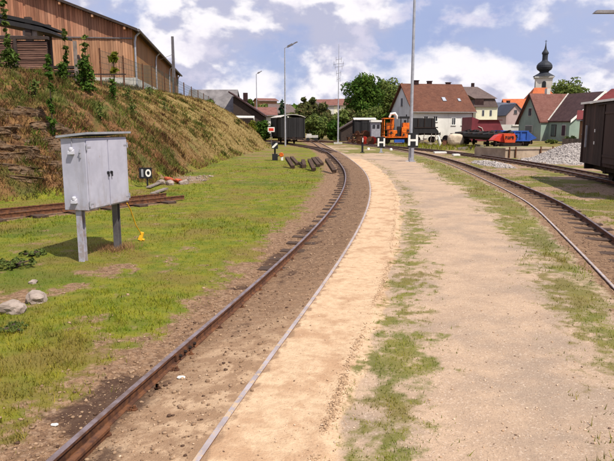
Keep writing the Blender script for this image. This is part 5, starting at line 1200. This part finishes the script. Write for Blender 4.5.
# L shaped green house
J = Vector((34.6, 82.7)); ua = Vector((-.97, -.24)); ub = Vector((.24, -.97)); rza = math.atan2(-ua.y, -ua.x)
t = thing('green_house', 'green rendered house with two wings, a light valley strip and white barge boards', 'house', (J.x, J.y, 0), rza)
# local axes: +x = -ua (away to the right), y = across; ub maps to local -y
ZE, ZR = 2.5, 5.95; a2, b2 = 2.5, 4.4; LA, LB = 5.5, 6.6; ovr = .3
mb = MB(); mb.prism([(-LA, -a2, -.3), (-LA, a2, -.3), (-LA, a2, ZE), (-LA, 0, ZR - .1), (-LA, -a2, ZE)], (LA, 0, 0)); mb.build('wall', M['w_green'], t)
mb = MB(); mb.prism([(-b2, -LB, -.3), (b2, -LB, -.3), (b2, -LB, ZE), (0, -LB, ZR - .1), (-b2, -LB, ZE)], (0, LB + 2, 0)); mb.build('wall', M['w_green'], t)
sa, sb_ = (ZR - ZE) / a2, (ZR - ZE) / b2; th = .14
def slab(mb, v, th=.14): n = len(v); mb.add(v + [(a, b, c + th) for a, b, c in v], [tuple(range(n)), tuple(range(2 * n - 1, n - 1, -1))] + [(i, n + i, n + (i + 1) % n, (i + 1) % n) for i in range(n)])
# wing A slopes: the camera side stops at the valley
mb = MB(); slab(mb, [(-LA - ovr, -a2 - ovr * .5, ZE - ovr * .5 * sa), (-b2 - ovr * .5 / a2 * b2, -a2 - ovr * .5, ZE - ovr * .5 * sa), (0, 0, ZR), (-LA - ovr, 0, ZR)]); slab(mb, [(-LA - ovr, a2 + ovr, ZE - ovr * sa), (0, a2 + ovr, ZE - ovr * sa), (0, 0, ZR), (-LA - ovr, 0, ZR)]); mb.build('roof', M['tile_brown'], t)
mb = MB(); slab(mb, [(-b2 - ovr * .5, -a2 - ovr * .28, ZE - ovr * .5 * sb_), (-b2 - ovr * .5, -LB - ovr, ZE - ovr * .5 * sb_), (0, -LB - ovr, ZR), (0, 0, ZR)]); slab(mb, [(b2 + ovr, 2, ZE - ovr * sb_), (b2 + ovr, -LB - ovr, ZE - ovr * sb_), (0, -LB - ovr, ZR), (0, 2, ZR)]); mb.build('roof', M['tile_dark'], t)
mb = MB(); mb.bar((-b2 - .2, -a2 - .1, ZE + .12), (0, 0, ZR + .2), .14, .08); mb.build('valley_strip', M['pale_concrete'], t)
for s_ in (-1, 1):
    mb = MB(); e_ = ovr * .5 if s_ < 0 else ovr; mb.prism([(s_ * (b2 + e_), -LB - ovr - .02, ZE - e_ * sb_ - .1), (0, -LB - ovr - .02, ZR - .1), (0, -LB - ovr - .02, ZR + .22), (s_ * (b2 + e_), -LB - ovr - .02, ZE - e_ * sb_ + .22)], (0, -.07, 0)); mb.build('barge_board', M['white'], t)
    mb = MB(); e_ = ovr * .5 if s_ < 0 else ovr; mb.prism([(-LA - ovr - .02, s_ * (a2 + e_), ZE - e_ * sa - .08), (-LA - ovr - .02, 0, ZR - .08), (-LA - ovr - .02, 0, ZR + .2), (-LA - ovr - .02, s_ * (a2 + e_), ZE - e_ * sa + .2)], (-.06, 0, 0)); mb.build('barge_board', M['tile_dark'], t)
def wbox(par, c, s_, out, nm='window', fr='pale_concrete'):
    mb = MB(); mb.box(c, s_); f_ = mb.build(nm, M[fr], par); mb = MB(); c2 = Vector(c) + Vector(out) * .05; mb.box(c2, tuple(q - .14 if q > .3 else q * .5 for q in s_)); mb.build('pane', M['glass'], f_)
wbox(t, (-LA - .02, 0.0, 3.7), (.08, .75, 1.1), (-1, 0, 0)); wbox(t, (-LA - .02, 0.1, 1.5), (.08, 1.6, 1.0), (-1, 0, 0))
wbox(t, (-b2 - .02, -3.6, 1.35), (.08, 1.0, 1.5), (-1, 0, 0), 'door', 'dark_wood'); wbox(t, (-b2 - .02, -5.6, 1.35), (.08, .8, 1.4), (-1, 0, 0)); wbox(t, (-1.8, -LB - .02, 1.6), (1.2, .08, .9), (0, -1, 0))
mb = MB(); mb.box((-3.0, .2, ZR + .35), (.5, .5, .9)); mb.build('chimney', M['w_tower'], t)
# red roofed small house at the right and dark hedge fence before the green house
Y = 64; house('ochre_house', 'small ochre house with a dark red roof just left of the brown goods wagon', place(602, Y), Y + 3, -.42, 2.0, 5, at(580, 119.5, Y).z, at(580, 111, Y).z, 'w_ochre', 'tile_deepred', .35, wins=[(-.5, 1.5, .4, .8, 'f')])
Y = 56; house('red_roof_house', 'house with a tall deep red roof rising behind the brown goods wagon', place(621.5, Y) + 2, Y + 4, -.45, 5.6, 6.5, at(600, 107, Y).z, at(600, 87.5, Y).z, 'w_pale', 'tile_deepred', .3, hip=1.9)
Y = 58; xa, xb = place(563, Y), place(590, Y); t = thing('board_fence', 'dark brown board fence in front of the green house', 'fence', ((xa + xb) / 2, Y, 0)); zt = at(570, 138.5, Y).z; mb = MB(); x_ = xa
while x_ < xb: mb.box((x_ - t.location.x, 0, zt / 2), (.13, .03, zt + rnd.uniform(-.03, .03))); x_ += .15
mb.build('boards', M['dark_wood'], t); mb = MB(); mb.box((0, .05, zt * .8), (xb - xa, .05, .08)); mb.box((0, .05, zt * .25), (xb - xa, .05, .08)); mb.build('rail', M['dark_wood'], t)
# church tower
Y = 215; pc = at(543, 90, Y); t = thing('church_tower', 'pale church tower with a dark onion dome and lantern above the roofs', 'church tower', (pc.x, Y, 0), -.28)
zz2 = lambda q: at(543, q, Y).z; s_ = F / Y; w_ = 15.2 / s_
mb = MB(); mb.box((0, 0, zz2(78) / 2), (w_, w_, zz2(78))); mb.build('wall', M['w_tower'], t)
mb = MB(); mb.box((0, 0, zz2(77.6)), (w_ + .8, w_ + .8, .5)); mb.build('cornice', M['w_pale'], t)
prof = [(10.2, 76.8), (9.6, 76), (7.4, 74.6), (5.0, 73.2), (4.0, 72.2), (4.6, 71.2), (6.6, 69.6), (7.4, 67.6), (7.2, 65.4), (6.0, 63.4), (4.2, 61.9), (3.0, 61), (2.6, 60), (2.5, 57.4), (2.6, 54.4), (3.2, 53.9), (3.1, 52.6), (2.2, 51), (1.5, 50), (1.0, 48.4), (.6, 46), (.25, 42.5)]
mb = MB(); mb.lathe([(r_ / s_, zz2(q)) for r_, q in prof], (0, 0, 0), 8 * 3); mb.build('onion_dome', M['copper'], t)
mb = MB(); mb.tube([(0, 0, zz2(43)), (0, 0, zz2(40))], .09, 6); mb.box((0, 0, zz2(41.2)), (.9, .09, .09)); mb.build('cross', M['copper'], t)
for sx, sy in ((0, -1), (-1, 0)):
    mb = MB(); c_ = Vector((sx * (w_ / 2 + .02), sy * (w_ / 2 + .02), 0)); W1 = 3.6 / s_; zb_, zt = zz2(90), zz2(83.5); n_ = 8
    uu = Vector((1, 0, 0)) if sy else Vector((0, 1, 0)); pts = [c_ - uu * W1 / 2 + Vector((0, 0, zb_)), c_ + uu * W1 / 2 + Vector((0, 0, zb_))] + [c_ + uu * W1 / 2 * math.cos(math.pi * k_ / n_) + Vector((0, 0, zt + W1 / 2 * math.sin(math.pi * k_ / n_))) for k_ in range(n_ + 1)]
    mb.prism([tuple(q) for q in pts], tuple(Vector((sx, sy, 0)) * .08)); mb.build('belfry_opening', M['black'], t)
# barn beyond the bank with its dark gabled end
Y = 88; xl, xr = place(188, Y), place(235, Y); 
t = thing('grey_barn', 'barn with a big grey roof and dark gable beyond the end of the bank', 'barn', (xl, Y, 0)); L_ = xr - xl; ze, zr = at(210, 116, Y).z, at(210, 90.6, Y + 5).z
mb = MB(); mb.prism([(0, 0, 0), (0, 10, 0), (0, 10, ze), (0, 5, zr - .1), (0, 0, ze)], (L_ - .2, 0, 0)); mb.build('wall', M['dark_wood'], t)
for s_ in (0, 1):
    mb = MB(); y0_, y1_ = (-.5, 5) if s_ == 0 else (10.5, 5); slab(mb, [(-.5, y0_, ze - .3), (L_ + .45, y0_, ze - .3), (L_ - .3 + .3, y1_, zr), (-.5, y1_, zr)], .15); mb.build('roof', M['grey_roof'], t)
t = thing('dark_shed', 'dark shed with a long low roof to the right of the grey barn', 'shed', (place(245, 86), 86, 0)); x0 = place(234, 86) - t.location.x
mb = MB(); mb.prism([(x0, 0, 0), (x0 + 4.2, 0, 0), (x0 + 4.2, 0, at(250, 117, 86).z), (x0, 0, at(235, 96, 86).z)], (0, 5, 0)); mb.build('wall', M['dark_wood'], t)
mb = MB(); mb.prism([(x0 - .6, -.4, at(230, 94.5, 86).z + .25), (x0 + 4.5, -.4, at(253, 117, 86).z), (x0 + 4.5, -.4, at(253, 117, 86).z + .18), (x0 - .6, -.4, at(230, 94.5, 86).z + .45)], (0, 5.8, 0)); mb.build('roof', M['tile_dark'], t)
mb = MB(); mb.box((x0 + 1.5, 2, at(240, 96.5, 86).z), (.6, .6, 1.2)); mb.build('chimney', M['tile_dark'], t)
Y = 80; t = thing('parked_trailer', 'low pale tarpaulin covered trailer below the dark shed', 'trailer', (place(240, Y), Y, 0)); zc = at(240, 118.5, Y).z
mb = MB(); mb.box((0, 0, zc - .3), (3.6, 1.8, .7)); mb.build('load_box', M['dark_rust'], t); mb = MB(); mb.tube([(-1.9, 0, zc + .05), (1.9, 0, zc)], .35, 10); mb.build('tarpaulin', M['w_pale'], t)
mb = MB(); mb.box((0, 0, (zc - .6) / 2), (3.0, 1.2, zc - .6)); mb.build('chassis', M['black'], t)
Y = 105; house('red_roof_cottage', 'cottage with a dull red roof behind the farther street lamp', place(258, Y), Y + 4, .1, 5.2, 8, at(255, 115, Y).z, at(250, 107.3, Y).z, 'w_pale', 'tile_brown', .4)
Y = 135; house('white_gabled_house', 'white house whose gable shows left of the black box wagon', place(276, Y), Y + 5, .5, 6, 7.5, at(272, 112, Y).z, at(272, 104, Y).z, 'w_white', 'tile_mansard', .4, wins=[(0, at(272, 113, Y).z, .7, .9, 'l', 'dark_galv'), (-1.4, at(272, 116, Y).z, .7, .9, 'f', 'dark_galv')])
Y = 160; house('brown_roof_house', 'small house with a brown roof low behind the black box wagon', place(296, Y), Y + 5, 0, 7, 8, at(290, 116, Y).z, at(290, 110, Y).z, 'w_pale', 'tile_brown', .4)
Y = 170; house('hill_house', 'tall narrow house half hidden in trees left of the farther lamp', place(264.5, Y), Y + 5, .3, 5, 7, at(262, 100.5, Y).z, at(262, 98, Y).z, 'w_ochre', 'tile_brown', .4)
for k_, (px, pe, pr, w, wl_, lb) in enumerate(((322, 105.5, 100.5, 8, 'w_pale', 'pale house with brown roof in the far trees left of the mast'), (334, 105, 99, 11, 'w_cream', 'long cream house with a red roof in the far trees behind the mast'), (346.5, 105.5, 98.5, 7, 'w_white', 'white house with a red roof right of the mast in the far trees'))):
    Y = 205; house('distant_house', lb, place(px, Y), Y + 5, rnd.uniform(-.2, .2), w, 8, at(px, pe, Y).z, at(px, pr, Y).z, wl_, 'tile_brown' if k_ else 'tile_mansard', .4, wins=[(-w * .25, at(px, pe + 2.2, Y).z, .9, 1.2, 'f', 'white', 'glass', False), (w * .2, at(px, pe + 2.2, Y).z, .9, 1.2, 'f', 'white', 'glass', False)], group='houses in the distant trees')
for k_, (px, py, lb) in enumerate(((312, 139.6, 'pale low trolley parked on the grass left of the mast'),)):
    x_, y_ = G(px, 141); t = thing('low_trolley', lb, 'trolley', (x_, y_, 0)); mb = MB(); mb.box((0, 0, .62), (1.5, .9, .3)); mb.box((-.35, 0, .85), (.6, .8, .2)); mb.build('deck', M['w_pale'], t)
    for s_ in (-.5, .5): mb = MB(); mb.tube([(s_, -.5, .24), (s_, .5, .24)], .24, 12); mb.build('wheel', M['black'], t)

# ------------------------------------------------------------------ trees and shrubs
def leaf_mat(name, c1, c2, c3=None, vlo=.55, vhi=1.5, trans=.3):
    b = NB(name); c = b.mix(b.ramp(b.noise(.55, 3, .5), .4, .6), c1, c2)
    if c3: c = b.mix(b.math('MULTIPLY', b.ramp(b.noise(1.4, 3, .5), .55, .68), .8), c, c3)
    return leafy(b, c, vlo, vhi, trans)
M['leaf_dark'] = leaf_mat('dark_tree_leaves', (.045, .090, .014), (.075, .125, .020))
M['leaf_mid'] = leaf_mat('mid_green_leaves', (.10, .135, .035), (.14, .175, .045))
M['leaf_olive'] = leaf_mat('olive_bush_leaves', (.12, .125, .045), (.085, .10, .032), (.18, .12, .06))
M['leaf_young'] = leaf_mat('young_sapling_leaves', (.055, .09, .018), (.10, .13, .03), (.17, .11, .04))
M['leaf_yellow'] = leaf_mat('yellow_green_leaves', (.17, .17, .02), (.10, .14, .02))
M['leaf_fir'] = leaf_mat('conifer_needles', (.018, .045, .022), (.028, .06, .028))
def tree(label, x, y, h, rx, mat, name='broadleaf_tree', seed=1, n=2600, ls=.22, trunk=.22, clumps=26, z0=None, shape='round', cat='tree', group=None, ry=None, low=.12):
    r = np.random.RandomState(seed); z0 = hz(x, y) if z0 is None else z0; ry = ry or rx
    t = thing(name, label, cat, (x, y, z0), 0, group)
    hc = h * (1 - trunk); zc = h * trunk + hc / 2; rad = min(rx, hc / 2)
    cs = []
    for k_ in range(clumps):
        u = r.normal(size=3); u /= np.linalg.norm(u); q = r.uniform(.45, .88)
        zf_ = u[2] * q; w = 1.0
        if shape == 'cone': zf_ = r.uniform(-.95, .95); w = (1 - (zf_ + 1) / 2) * 1.05 + .08; u2 = u[:2] / (np.linalg.norm(u[:2]) + 1e-6) * r.uniform(.3, .75); c = (u2[0] * w * rx, u2[1] * w * ry, zc + zf_ * hc / 2)
        elif shape == 'spire': zf_ = r.uniform(-1, .95); w = (.28 + .72 * (1 - (zf_ + 1) / 2) ** .8); u2 = u[:2] / (np.linalg.norm(u[:2]) + 1e-6) * r.uniform(.1, 1.0); c = (u2[0] * w * rx, u2[1] * w * ry, zc + zf_ * hc / 2 * .97); w = .75
        elif shape == 'column': zf_ = r.uniform(-.95, .9); u2 = u[:2] * .6; c = (u2[0] * rx, u2[1] * ry, zc + zf_ * hc / 2); w = .8 if zf_ < .5 else .5
        else: c = (u[0] * q * rx, u[1] * q * ry, zc + zf_ * hc / 2)
        cs.append((c, rad * r.uniform(.26, .46) * (w if shape != 'round' else 1)))
    if shape == 'round':
        for k_ in range(5): cs.append(((r.uniform(-.3, .3) * rx, r.uniform(-.3, .3) * ry, zc + r.uniform(-.3, .3) * hc), rad * .5))
    ws = np.array([c[1] ** 2 for c in cs]); ws /= ws.sum(); idx = r.choice(len(cs), n, p=ws)
    cc = np.array([c[0] for c in cs])[idx]; cr = np.array([c[1] for c in cs])[idx]
    d = r.normal(size=(n, 3)); d /= np.linalg.norm(d, axis=1)[:, None]; P = cc + d * (cr * (r.uniform(.3, 2.0, n) if shape == 'spire' else r.uniform(.55, 1.12, n) ** .7))[:, None] * np.array([1.15, 1.15, .9])
    nv = d + r.normal(size=(n, 3)) * .75 + np.array([0, 0, .4]); nv /= np.linalg.norm(nv, axis=1)[:, None]
    a = np.cross(nv, r.normal(size=(n, 3))); a /= np.linalg.norm(a, axis=1)[:, None]; b = np.cross(nv, a)
    s_ = (ls * r.uniform(.6, 1.4, n))[:, None]
    v = np.stack([P - a * s_, P + b * s_ * .55, P + a * s_, P - b * s_ * .55], 1).reshape(-1, 3); v[:, 2] = np.maximum(v[:, 2], .02)
    npmesh('crown', v, np.arange(4 * n).reshape(-1, 4), M[mat], t)
    tr = max(.04, h * .022) if shape != 'spire' else .022; mb = MB(); mb.tube([(0, 0, -.3), (tr * .5, 0, h * .3), (0, tr, h * .6), (0, 0, h * .85)], [tr * 1.3, tr, tr * .6, tr * .2], 8)
    for k_ in range(min(9, len(cs))):
        c = cs[k_][0]; zs_ = max(h * .12, min(h * .6, c[2] * .55)); mb.tube([(0, 0, zs_), (c[0] * .5, c[1] * .5, (zs_ + c[2]) / 2 - .05 * h * 0), c], [tr * .5, tr * .32, tr * .12], 6)
    mb.build('trunk', M['bark'], t, True)
    return t
def tpx(label, px, pyt, halfw, Y, mat, **k):
    p = at(px, pyt, Y); z0 = hz(p.x, Y); return tree(label, p.x, Y, p.z - z0, halfw / F * Y, mat, z0=z0, **k)
GB = 'trees of the belt behind the yard'
tpx('big dark round tree left of the white house', 362, 70.5, 18.5, 108, 'leaf_dark', seed=3, n=9000, ls=.26, clumps=44, trunk=.22)
tpx('lighter airy tree between the big dark tree and the white house', 387, 73, 13, 116, 'leaf_mid', seed=4, n=5200, ls=.24, clumps=34, trunk=.15)
tpx('smaller green tree tucked behind the white gable', 400, 83, 9, 125, 'leaf_mid', seed=5, n=2800, ls=.26, clumps=24, trunk=.2)
tpx('round tree beside the church tower', 570, 79.5, 18, 190, 'leaf_mid', seed=6, n=6500, ls=.42, clumps=36, trunk=.25)
tpx('dark narrow conifer between the white gabled house and the nearer lamp', 282.5, 97, 7.5, 118, 'leaf_fir', name='conifer', seed=7, n=3400, ls=.22, shape='cone', clumps=46, trunk=.05)
tpx('dark round tree left of the farther street lamp', 249, 95.5, 7.5, 120, 'leaf_dark', seed=8, n=2600, ls=.26, trunk=.2)
tpx('mid green tree right of the farther street lamp', 261, 102, 8, 125, 'leaf_mid', seed=9, n=2400, ls=.26, trunk=.2)
tpx('low dark tree behind the dark shed chimney', 238, 100, 6, 130, 'leaf_dark', seed=29, n=1500, ls=.28, trunk=.2)
belt = [(304, 94, 7, 96, 'leaf_olive', 'tall olive bush tree, leftmost of the belt behind the black box wagon'), (313, 92, 6, 98, 'leaf_olive', 'tallest slim olive tree near the left end of the belt'), (297, 108, 9, 92, 'leaf_olive', 'low reddish olive bush right behind the black box wagon'), (322, 103, 9, 94, 'leaf_olive', 'olive bush in front of the far pale house'), (331, 108, 9, 91, 'leaf_olive', 'broad olive bush left of the mast foot'), (341, 110, 9, 90, 'leaf_mid', 'green bush right behind the mast foot'), (350, 107, 8, 95, 'leaf_olive', 'reddish bush between the mast and the big dark tree'), (317, 114, 12, 86, 'leaf_mid', 'low wide green bush in front of the belt'), (334, 120, 8, 84, 'leaf_dark', 'small dark bush low in front of the mast'), (372, 106, 14, 96, 'leaf_mid', 'wide green bush under the big dark tree'), (388, 110, 9, 94, 'leaf_dark', 'dark bush left of the white gable')]
for k_, (px, pt, hw, Y, mt, lb) in enumerate(belt): tpx(lb, px, pt, hw, Y, mt, name='bush' if pt > 104 else 'broadleaf_tree', seed=40 + k_, n=4600, ls=.2, trunk=.02, clumps=26, group=GB, cat='bush' if pt > 104 else 'tree')
tpx('green bush growing beside the black box wagon at the end of the bank', 263, 117.5, 8, 68, 'leaf_dark', name='bush', seed=60, n=2600, ls=.13, trunk=.02, cat='bush')
tpx('yellow flowering bush at the end of the bank below the dark shed', 252, 120.5, 5.5, 66, 'leaf_yellow', name='bush', seed=61, n=1500, ls=.10, trunk=.02, cat='bush')
tpx('small green bush on the crest of the bank in front of the grey barn', 210, 98, 5, 66, 'leaf_mid', name='bush', seed=62, n=900, ls=.10, trunk=.02, cat='bush')
tpx('dark bush by the last fence posts on the crest of the bank', 178, 94, 3, 55, 'leaf_mid', name='bush', seed=63, n=500, ls=.09, trunk=.02, cat='bush')
tpx('low green bush in front of the green house wall', 552, 139, 6, 66, 'leaf_mid', name='bush', seed=64, n=900, ls=.1, trunk=.02, cat='bush')
tpx('green shrub above the dark board fence', 571, 135, 8, 60, 'leaf_mid', name='bush', seed=65, n=1100, ls=.1, trunk=.02, cat='bush')
# saplings on the bank crest
def sapling(label, px, pyt, pyb, w, Y, mat='leaf_young', n=500, ls=.07, seed=1, low=.1, name='sapling', clumps=34, cat='sapling'):
    top, p = at(px, pyt, Y), at(px, pyb, Y); z0 = hz(p.x, Y); return tree(label, p.x, Y, max(.6, top.z - z0), w / F * Y, mat, name=name, seed=seed, n=int(n * .6), ls=ls * 1.15, trunk=low, clumps=clumps, shape='spire', z0=z0, cat=cat)
sapling('tall climbing sapling in front of the shelter roof', 9.5, -2, 78, 3.5, 21.5, n=420, seed=70)
sapling('bushy sapling in front of the slatted fence near the left edge', 11, 50, 80, 11, 21.3, n=800, seed=71, ls=.06, name='bush', cat='bush')
sapling('slim dark sapling right of the slatted fence, lowest on the bank', 51, 50, 107, 4.5, 18.5, 'leaf_dark', n=900, seed=72, ls=.055, low=.02)
sapling('tall slender sapling left of the braced post', 66.5, 27, 70, 3.2, 24.5, n=380, seed=73)
sapling('tall slender sapling right of the braced post', 86, 33, 75, 4, 24.5, n=420, seed=74)
sapling('wide dark bush at the foot of the saplings by the braced post', 86, 62, 88, 10, 24, 'leaf_dark', n=1500, seed=75, ls=.06, low=.02, name='bush', cat='bush')
sapling('low bush under the left slender sapling', 63, 66, 80, 6, 24, 'leaf_dark', n=600, seed=76, ls=.06, low=.02, name='bush', cat='bush')
sapling('sunflower like sapling with large leaves between two fence posts', 114.5, 49.5, 88, 5.5, 28, 'leaf_yellow', n=110, ls=.13, seed=77, low=.35, clumps=8)
sapling('low dark bush under the large leaved sapling', 113, 78, 92, 4.5, 27.5, 'leaf_dark', n=450, seed=78, ls=.06, low=.02, name='bush', cat='bush')
k_ = 0
for px, py, w, Y, lb in ((128, 96, 7, 30, 'green weed clump on the crest right of the dark bush'), (150, 97, 5, 38, 'green weed clump near the third fence post'), (100, 112, 5, 22, 'green weed clump halfway up the bank above the cabinet'), (35, 92, 6, 20, 'green weed clump below the slatted fence'), (132, 112, 6, 26, 'green weed clump below the crest weeds'), (165, 112, 7, 34, 'small weed clump on the dry slope')):
    sapling(lb, px, py - 6, py, w, Y, 'leaf_mid', n=260, seed=90 + k_, ls=.045, low=.02, name='weed_clump', cat='weed'); k_ += 1
# weeds along the ramp, under the far wagons
x = r.uniform(5, 20, 9000); y = r.uniform(33, 62, 9000); s3_ = sdist(x, y, T3, 3); k = (s3_ > .9) & (s3_ < 7) & (vnoise(x * .6, y * .6, 99) > .45) & ~((y > 28) & (y < 38.5) & (x > 12.5)); x, y = x[k], y[k]
o = blades('trackside_weeds', np.c_[x, y], height(x, y), r.uniform(.10, .45, len(x)), .05, .7, M['blade'], 12); tag(o, 'taller green weeds growing between the third track and the far wagons', 'weeds', kind='stuff')
# far wooded ridge as one mass
n = 14000; px_ = r.uniform(-180, 700, n); Yf = r.uniform(330, 380, n); xx = (px_ - 307) / F * Yf; top = 9.5 + 6 * fbm(xx * .02, xx * 0, 3, 4); zb_ = 14 * np.ones(n); zz3 = r.uniform(8, 1, n) ** 1 * 0 + r.uniform(9, 1, n) * 0 + 5 + (top - 5) * r.uniform(0, 1, n) ** .7
k = xx < 60; P = np.c_[xx, Yf, zz3][k]; n = len(P); nv = r.normal(size=(n, 3)); nv /= np.linalg.norm(nv, axis=1)[:, None]; a = np.cross(nv, r.normal(size=(n, 3))); a /= np.linalg.norm(a, axis=1)[:, None]; b = np.cross(nv, a); s_ = r.uniform(.8, 1.8, n)[:, None]
o = npmesh('distant_woods', np.stack([P - a * s_, P + b * s_, P + a * s_, P - b * s_], 1).reshape(-1, 3), np.arange(4 * n).reshape(-1, 4), M['leaf_dark']); tag(o, 'far line of dark woods on the rise behind the village', 'woods', kind='stuff')

k_ = 0
for px, Y, w_, h_, mt, nm, lb in ((349, 72, 1.2, 1.0, 'dark_rust', 'scrap_heap', 'dark rusty scrap heap left of the black van'), (357, 70.5, 2.0, 1.25, 'dark_rust', 'scrap_heap', 'long rusty scrap heap under the black van'), (368, 70, 1.6, 1.3, 'rust', 'scrap_heap', 'rust brown scrap heap between the black van and the grey cabin'), (421, 66, 1.8, .7, 'grey_wood', 'timber_pile', 'pile of grey timber under the black open wagon'), (470, 50, 2.2, .45, 'dark_wood', 'timber_pile', 'low dark timber pile in front of the flat wagon, left'), (486, 47, 2.6, .40, 'dark_wood', 'timber_pile', 'low dark timber pile in front of the flat wagon, middle'), (449, 60, 1.6, .7, 'dark_rust', 'scrap_heap', 'dark scrap heap left of the cream covered load')):
    t = thing(nm, lb, 'scrap' if nm[0] == 's' else 'timber pile', (place(px, Y), Y, 0)); q = random.Random(int(px))
    for j_ in range(9):
        a = Vector((q.uniform(-.5, .5) * w_, q.uniform(-.4, .4), q.uniform(.05, h_ * .8))); b_ = Vector((a.x + q.uniform(-.7, .7), a.y + q.uniform(-.3, .3), max(.05, a.z + q.uniform(-.3, .35) * (1 if nm[0] == 's' else .2))))
        mb = MB()
        if j_ % 3 == 0 and nm[0] == 's': mb.tube([a, a + Vector((0, -.08, .02))], .22, 12)
        else: mb.bar(a, b_ + Vector((.25, 0, 0)), q.uniform(.08, .16), q.uniform(.08, .18))
        mb.build('beam' if nm[0] == 't' else 'scrap_piece', M[mt if j_ % 4 else 'grey_wood' if nm[0] == 't' else 'rust'], t)

# green weeds on the crest and down the near bank, and dead grass by the cabinet
x, y, r = sample(240000, -26, -4, 12, 46, 16); d = -sdist(x, y, TOE); cl_ = fbm(x * .9, y * .9, 33, 4)
k = (np.abs(x) < 2 + y * .6) & (d > .2) & (d < 9.5) & (r.uniform(0, 1, len(x)) < sstep(.52, .64, cl_ + .10 * sstep(3.6, 6, d) * sstep(40, 26, y)) * .55); x, y, cl_, d = x[k], y[k], cl_[k], d[k]
bb = NB('bank_weed_leaves'); cc_ = bb.mix(bb.ramp(bb.noise(1.2, 4), .4, .6), (.050, .085, .012), (.11, .125, .02)); M['weed'] = leafy(bb, bb.mix(bb.math('MULTIPLY', bb.ramp(bb.noise(2.6, 4), .52, .62), .8), cc_, (.13, .075, .025)), .6, 1.6)
o = blades('bank_weeds', np.c_[x, y], height(x, y), .05 + .22 * r.uniform(0, 1, len(x)) ** 2 * (.6 + .5 * sstep(4, 6, d)), .018 + .0013 * y, 1.3, M['weed'], 17)
tag(o, 'green and brown weeds tangled over the near part of the bank and its crest', 'weeds', kind='stuff')
n = 1500; x = F1[0] - .05 + rs.normal(size=n) * .16; y = F1[1] + .02 + rs.normal(size=n) * .17
o = blades('dead_grass', np.c_[x, y], height(x, y), rs.uniform(.02, .11, n), .007, 1.4, simple('dead_grass_straw', (.26, .15, .07), (.17, .09, .04), 9, .9, island=.4), 18)
tag(o, 'brown dead grass around the rear leg of the cabinet', 'grass', kind='stuff')
k_ = 0
for px, py, w_, h_, lb in ((14, 268, .34, .20, 'lush dark green weed clump at the left edge above the boulders'), (35, 256, .26, .13, 'low green weed clump right of the lush dark one'), (12, 330, .2, .08, 'low dark green weed patch below the boulders')):
    x_, y_ = G(px, py, 0.0); tree(lb, x_, y_, h_ * .7, w_, 'leaf_mid', name='weed_clump', seed=120 + k_, n=900, ls=.02, trunk=.02, clumps=22, cat='weed'); k_ += 1

# tussocks on the bank
nt_ = 1500; r = np.random.RandomState(55); u = r.uniform(0, 1, nt_); yc = 1 / (1 / 12.5 + u * (1 / 60 - 1 / 12.5)); xc = r.uniform(-26, -3.5, nt_); dc = -sdist(xc, yc, TOE); k = (dc > .3) & (dc < 8.5) & (np.abs(xc) < 2 + yc * .6); xc, yc = xc[k], yc[k]
m_ = 70; tw_ = r.uniform(.05, .16, len(xc)) * (1 + yc * .012); x = (xc[:, None] + r.normal(size=(len(xc), m_)) * tw_[:, None]).ravel(); y = (yc[:, None] + r.normal(size=(len(xc), m_)) * tw_[:, None]).ravel(); th_ = np.repeat(r.uniform(.10, .34, len(xc)), m_)
bb = NB('tussock_straw'); M['tussock'] = leafy(bb, bb.mix(bb.ramp(bb.noise(.9, 4), .42, .58), bb.mix(bb.ramp(bb.noise(3.1, 3), .45, .6), (.070, .036, .018), (.205, .12, .048)), (.085, .095, .022)), .6, 1.6)
o = blades('bank_tussocks', np.c_[x, y], height(x, y), th_ * r.uniform(.4, 1, len(x)), .010 + .0011 * y, 1.1, M['tussock'], 19); tag(o, 'dry straw and brown tussocks dotted over the bank', 'grass', kind='stuff')

tm = [o for o in bpy.data.objects if o.get('label', '').startswith('rusty narrow gauge track')][0]
for Yq in np.arange(3.0, 9.0, .62):
    i = int(np.searchsorted(MAIN[:, 1], Yq))
    for off in (-.465, -.335):
        p = MAIN[i] + nrm_[i] * off; g = hz(p[0], p[1]); mb = MB(); mb.lathe([(.016, 0), (.016, .018), (.009, .02), (.009, .032)], (p[0], p[1], g - .002), 6); mb.box((p[0], p[1], g), (.05, .035, .014)); mb.build('rail_spike', M['rust'], tm)
i = int(np.searchsorted(MAIN[:, 1], 4.55)); a_ = math.atan2((MAIN[i + 1] - MAIN[i])[1], (MAIN[i + 1] - MAIN[i])[0])
for sg in (-1, 1):
    p = MAIN[i] + nrm_[i] * (-.4 + sg * .018); mb = MB(); mb.box((p[0], p[1], .018), (.42, .014, .052), a_); fp_ = mb.build('fishplate', M['rust'], tm)
    for q in (-.15, -.05, .05, .15): mb = MB(); c_ = Vector((p[0], p[1], .018)) + Vector((math.cos(a_) * q, math.sin(a_) * q, 0)) ; n2 = Vector((nrm_[i][0], nrm_[i][1], 0)) * sg; mb.tube([c_, c_ + n2 * .028], .013, 6); mb.build('bolt', M['dark_rust'], fp_)
